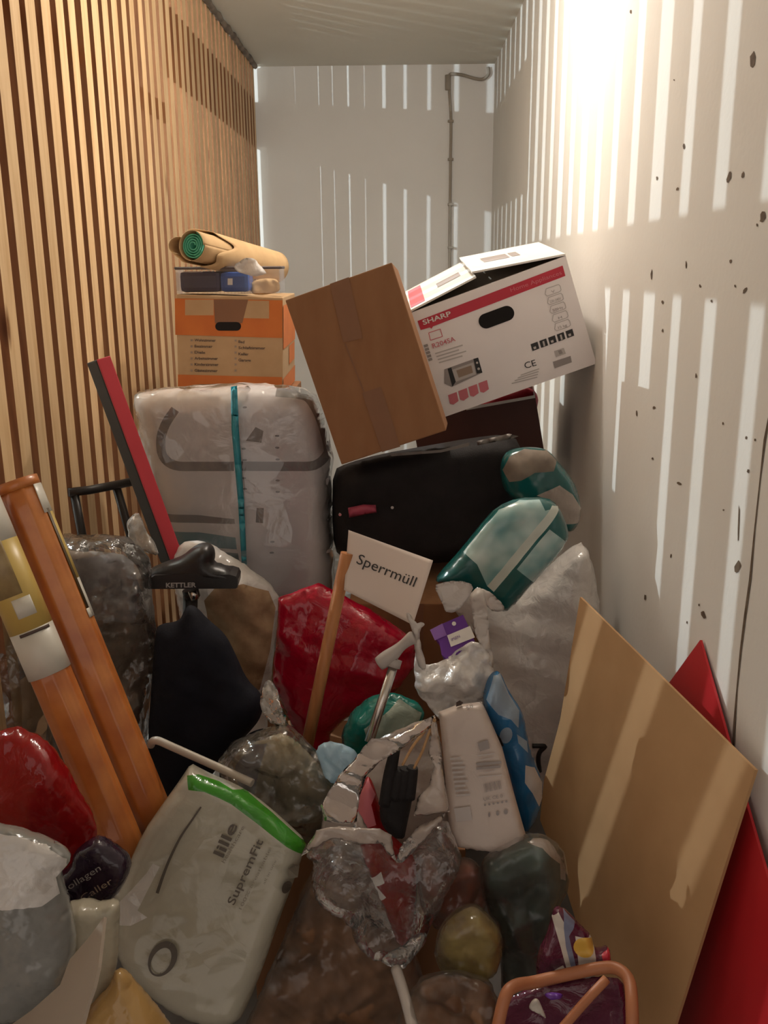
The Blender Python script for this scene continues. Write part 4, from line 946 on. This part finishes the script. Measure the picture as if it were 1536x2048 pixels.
pillow('palm', ZG((495, 760), (488, 640), (510, 540), (560, 500), (640, 490), (700, 500), (690, 620), (650, 800), (640, 860), (560, 840)), 1.33, .02, .02, 'black_cloth', rad=18, wr=.003, seed=103, step=6, parent=gl)
for q, rr in ((((525, 640), (550, 470), (585, 300)), .011), (((585, 600), (600, 480), (612, 425)), .012), (((625, 600), (640, 480), (650, 420)), .012), (((665, 600), (680, 480), (692, 412)), .0115)):
    tube('finger', [P(*ZG(a)[0], 1.315) for a in q], (lambda r_: lambda s: r_ * (1 - .25 * s ** 3))(rr), 'black_cloth', gl, smooth=5, seg=10)

# ------------------------------------------------------------------ pads package with green band
lp = thing('pads_package', 'white plastic package of pads with green band and dark lettering', 'package', P(430, 2040, 1.2))
lo_ = ZF((498, 140), (550, 170), (640, 215), (760, 262), (900, 345), (1060, 480), (1215, 625), (1185, 700), (1150, 810), (1040, 1100), (940, 1400), (840, 1640), (790, 1730), (640, 1760), (430, 1700), (250, 1570), (110, 1440), (40, 1300), (20, 1150), (10, 1000), (100, 800), (200, 570), (340, 370), (440, 230))
green = ZF((490, 215), (560, 208), (680, 250), (765, 300), (830, 300), (1000, 440), (1208, 630), (1178, 692), (1090, 640), (900, 490), (760, 385), (690, 350), (600, 312), (505, 300))
white_creases = [(ZF((60, 1000), (160, 900), (250, 800), (290, 740), (330, 760), (260, 900), (200, 1020), (260, 1060), (160, 1110), (60, 1110)), 2)]
o, SL = pillow('wrapper', lo_, 1.34, .05, .05, ['pack_film', 'green_film', 'white_film'], rad=40, wr=.004, wf=9, seed=111, step=7, smooth=1, parent=lp, ay=-.30, marks=[(green, 1)] + white_creases)
wrap_ = o
text('lille', *ZF((712, 702), (800, 512)), 22, SL, 'pack_text', wrap_, e=.006, bold=.02)
text('healthcare', *ZF((722, 735), (842, 520)), 8, SL, 'pack_text_faint', wrap_, e=.006)
text('SupremFit', *ZF((778, 985), (952, 605)), 16, SL, 'pack_text', wrap_, e=.006, bold=.01)
text('100% breathable', *ZF((822, 1010), (998, 655)), 6.5, SL, 'pack_text_faint', wrap_, e=.006)
text('all in one', *ZF((960, 860), (1030, 720)), 5, SL, 'pack_text_faint', wrap_, e=.006)
decal('icon', ell(*ZF((1090, 885))[0], 9, 13, 20), SL, 'pack_text', wrap_, e=.007)
decal('icon', ZF((1100, 770), (1130, 745), (1165, 765), (1155, 830), (1115, 835), (1095, 810)), SL, 'pack_text_faint', wrap_, e=.007)
def strip(nm, pts, half, S_, m, par, e):
    pts = [Vector((a, b, 0)) for a, b in pts]; pts = spline(pts, 4); Lf, Rt = [], []
    for i, p in enumerate(pts):
        d = (pts[min(i + 1, len(pts) - 1)] - pts[max(i - 1, 0)]).normalized(); hw = half(i / (len(pts) - 1)) if callable(half) else half
        Lf.append((p.x - d.y * hw, p.y + d.x * hw)); Rt.append((p.x + d.y * hw, p.y - d.x * hw))
    n = len(pts); vs = [S_(x, y, e) for x, y in Lf + Rt]
    return mesh(nm, vs, [(i, i + 1, n + i + 1, n + i) for i in range(n - 1)], m, par)
strip('marker_line', ZF((582, 400), (520, 490), (460, 580), (400, 700), (360, 800), (322, 912)), lambda s: 1.6 + 1.5 * s, SL, 'pack_text', lp, .006)
cxo, cyo = ZF((350, 1308))[0]
ringp = ell(cxo, cyo, 37 * .86, 25 * .86, -62, 26)
ringp = ringp + ringp[:1]
strip('marker_ring', ringp, lambda s: 4.2 + 2.4 * math.sin(s * 6.28 + 1.5), SL, 'pack_text', lp, .006)

# ------------------------------------------------------------------ lower left corner
o, _ = pillow('plastic_bag', ZE((-60, 230), (80, 150), (190, 200), (330, 290), (420, 420), (520, 600), (610, 760), (610, 880), (560, 1050), (300, 1200), (-60, 1200), (-100, 600)), 1.24, .05, .05, 'red_film_dark', rad=50, wr=.012, wf=12, seed=121, step=8)
tag(o, 'shiny red plastic bag at the left below the orange rolls', 'plastic bag')
pp = thing('dark_pouch', 'dark purple pouch with faint lettering below the orange rolls', 'pouch', P(180, 1800, 1.15))
o, SPp = pillow('pouch', ZE((350, 1100), (450, 1050), (465, 960), (560, 880), (640, 850), (740, 920), (840, 1000), (810, 1120), (730, 1250), (655, 1300), (400, 1290), (395, 1190)), 1.16, .025, .03, 'purple_film', rad=22, wr=.004, wf=20, seed=122, step=6, smooth=1, parent=pp)
text('Collagen', *ZE((415, 1185), (662, 1030)), 13, SPp, 'grey_print', pp, e=.005)
text('Caller', *ZE((545, 1228), (735, 1110)), 13, SPp, 'faint_print', pp, e=.005)
wb = thing('white_bag', 'milky white plastic bag of grey things in the bottom left corner', 'plastic bag', P(40, 2040, .95))
wo = ZE((-200, 780), (-30, 795), (120, 828), (300, 890), (445, 985), (440, 1030), (375, 1100), (405, 1200), (445, 1300), (472, 1450), (482, 1600), (420, 1760), (330, 1900), (200, 2010), (-200, 2060))
pillow('contents', [(x * .94 - 8, y + (1740 - y) * .06 + 22) for x, y in wo], 1.03, .03, .06, 'stuffing_grey', rad=50, wr=.01, wf=9, seed=123, step=10, parent=wb)
pillow('film', wo, 1.01, .05, .07, ['milky_film', 'white_film'], rad=60, wr=.010, wf=12, seed=124, step=8, parent=wb,
    marks=[(ZE((-150, 800), (120, 840), (300, 900), (430, 990), (430, 1030), (365, 1100), (390, 1200), (300, 1240), (150, 1230), (-150, 1250)), 1)])
cw = thing('cream_bag', 'cream white paper-thin bag beside the taupe cardboard flap', 'bag', P(190, 2030, 1.05))
pillow('bag', ZE((400, 1290), (480, 1262), (560, 1258), (640, 1285), (740, 1255), (765, 1340), (745, 1600), (725, 1800), (640, 1965), (560, 1925), (500, 1700), (470, 1440)), 1.08, .03, .03, 'cream_film', rad=24, wr=.009, wf=16, seed=125, step=6, parent=cw, fold=(95, .3))
o, _ = pillow('plastic_bag', ZE((520, 2010), (560, 1940), (700, 1800), (740, 1685), (850, 1780), (950, 1900), (1080, 2060), (1130, 2200), (480, 2200)), 1.04, .04, .04, 'ochre_film', rad=40, wr=.010, wf=13, seed=126, step=7)
tag(o, 'ochre yellow plastic bag at the bottom edge below the pads package', 'plastic bag')
STp = plane_surf(P(200, 1840, .93), P(130, 2040, .86), P(60, 2040, .92))
o = slab('cardboard_flap', ZE((657, 1370), (640, 1520), (620, 1690), (590, 1820), (556, 1910), (500, 2120), (0, 2200), (60, 2060), (200, 1960), (380, 1800), (440, 1640), (560, 1500)), STp, .004, 'taupe_card')
tag(o, 'pointed taupe cardboard flap in the bottom left corner', 'cardboard')

# ------------------------------------------------------------------ bottom centre and right
def filled_bag(name, label, cat, poly, Y, h, hb, stuff_, seed, shrink=.06, marks=(), wr=.016, fm='dull_film'):
    cx = sum(p[0] for p in poly) / len(poly); cy = sum(p[1] for p in poly) / len(poly)
    t = thing(name, label, cat, P(cx, max(p[1] for p in poly), Y))
    pillow('contents', [(x + (cx - x) * shrink, y + (cy - y) * shrink) for x, y in poly], Y + .02, h * .8, hb * .7, stuff_, rad=45, wr=.013, wf=22, seed=seed, step=7, parent=t, marks=marks, jag=3)
    pillow('film', poly, Y, h, hb, fm, rad=42, wr=wr, wf=16, seed=seed + 1, step=6, parent=t)
    return t
filled_bag('sack', 'dull brown translucent sack at the bottom edge right of the pads package', 'sack', [(440, 2160), (520, 1985), (575, 1860), (610, 1765), (645, 1700), (700, 1685), (765, 1745), (815, 1850), (850, 1960), (880, 2160)], 1.40, .04, .05, 'stuffing_brown', 131)
filled_bag('plastic_bag', 'rusty red translucent bag above the yellow one', 'plastic bag', ZG((700, 960), (800, 900), (930, 980), (1060, 960), (1130, 1060), (1150, 1300), (1050, 1420), (860, 1440), (740, 1300)), 1.34, .04, .05, 'stuffing_rust', 132)
filled_bag('plastic_bag', 'translucent yellow plastic bag beside the orange-brown basket', 'plastic bag', ZG((840, 1420), (930, 1310), (1070, 1245), (1150, 1310), (1245, 1420), (1245, 1600), (1170, 1700), (1010, 1745), (900, 1720), (820, 1600)), 1.24, .05, .05, 'stuffing_yellow', 133)
filled_bag('plastic_bag', 'dark green translucent bag with pale rim beside the cardboard sheet', 'plastic bag', ZH((140, 300), (250, 220), (350, 170), (450, 158), (545, 230), (562, 310), (580, 420), (530, 520), (500, 640), (470, 760), (480, 1000), (250, 1000), (240, 620), (170, 520), (150, 400)), 1.34, .05, .05, ['stuffing_green', 'clear_rim', 'pale_green_spot'], 134, marks=[(ZH((370, 195), (450, 166), (538, 232), (556, 300), (555, 380), (530, 370), (525, 290), (440, 212)), 1)])
filled_bag('sack', 'dark brown sack at the bottom edge below the yellow bag', 'sack', [(770, 2140), (800, 2010), (850, 1950), (940, 1950), (1000, 1975), (1010, 2140)], 1.16, .03, .06, 'stuffing_brown', 136)
bk = thing('basket', 'orange-brown plastic basket with slanting rim at the bottom edge', 'basket', P(1140, 2120, 1.03))
tube('rim', [P(x, y, Y) for x, y, Y in ((985, 2110, 1.0), (1008, 2000, 1.03), (1030, 1972, 1.05), (1070, 1964, 1.07), (1130, 1950, 1.08), (1200, 1936, 1.08), (1235, 1938, 1.07), (1258, 1962, 1.05), (1264, 2020, 1.01), (1264, 2110, .98))], .0085, 'basket_plastic', bk, smooth=5, seg=10)
tube('handle', [P(1213, 1958, 1.02), P(1170, 2004, 1.0), P(1125, 2056, .98), (P(1080, 2110, .96))], .006, 'basket_plastic', bk, smooth=4, seg=10)
pillow('basket_wall', [(1000, 2020), (1030, 1985), (1130, 1962), (1230, 1950), (1254, 1975), (1258, 2150), (980, 2150)], 1.10, .01, .02, 'snack_film', rad=20, wr=.004, seed=141, step=9, smooth=1, parent=bk)
o, _ = pillow('snack_packet', ZH((412, 850), (425, 720), (465, 655), (490, 560), (505, 515), (545, 518), (590, 560), (640, 610), (680, 650), (695, 710), (722, 720), (770, 700), (782, 800), (600, 850), (440, 890)), 1.12, .022, .02, ['snack_film', 'snack_white', 'snack_yellow', 'snack_blue', 'red_print'], rad=16, wr=.006, wf=24, seed=142, step=5, smooth=1,
    marks=[(ZH((490, 555), (520, 525), (550, 580), (560, 680), (600, 810), (560, 800), (530, 690)), 1), (ZH((545, 520), (600, 575), (590, 610), (570, 640), (610, 810), (585, 810), (555, 690), (545, 600)), 3),
           (ZH((600, 640), (690, 650), (700, 800), (620, 815)), 1), (ell(*ZH((642, 690))[0], 21, 19), 2), (ZH((725, 725), (765, 705), (775, 790), (735, 795)), 4), (ZH((430, 830), (470, 800), (540, 770), (550, 790), (440, 850)), 1)])
tag(o, 'maroon snack packet with yellow print standing in the basket', 'packet')
o, _ = pillow('wrapper_scrap', ZH((375, 1005), (400, 960), (425, 958), (440, 990), (470, 1060), (440, 1040), (410, 1025)), 1.04, .008, .006, 'snack_white', rad=6, wr=.004, seed=143, step=4)
tag(o, 'small white wrapper scrap in front of the basket handle', 'wrapper')
o, _ = pillow('wrapper_scrap', ZH((445, 930), (540, 930), (548, 955), (480, 968)), 1.05, .008, .006, 'purple_card', rad=6, wr=.003, seed=144, step=4)
tag(o, 'small purple wrapper scrap under the basket rim', 'wrapper')
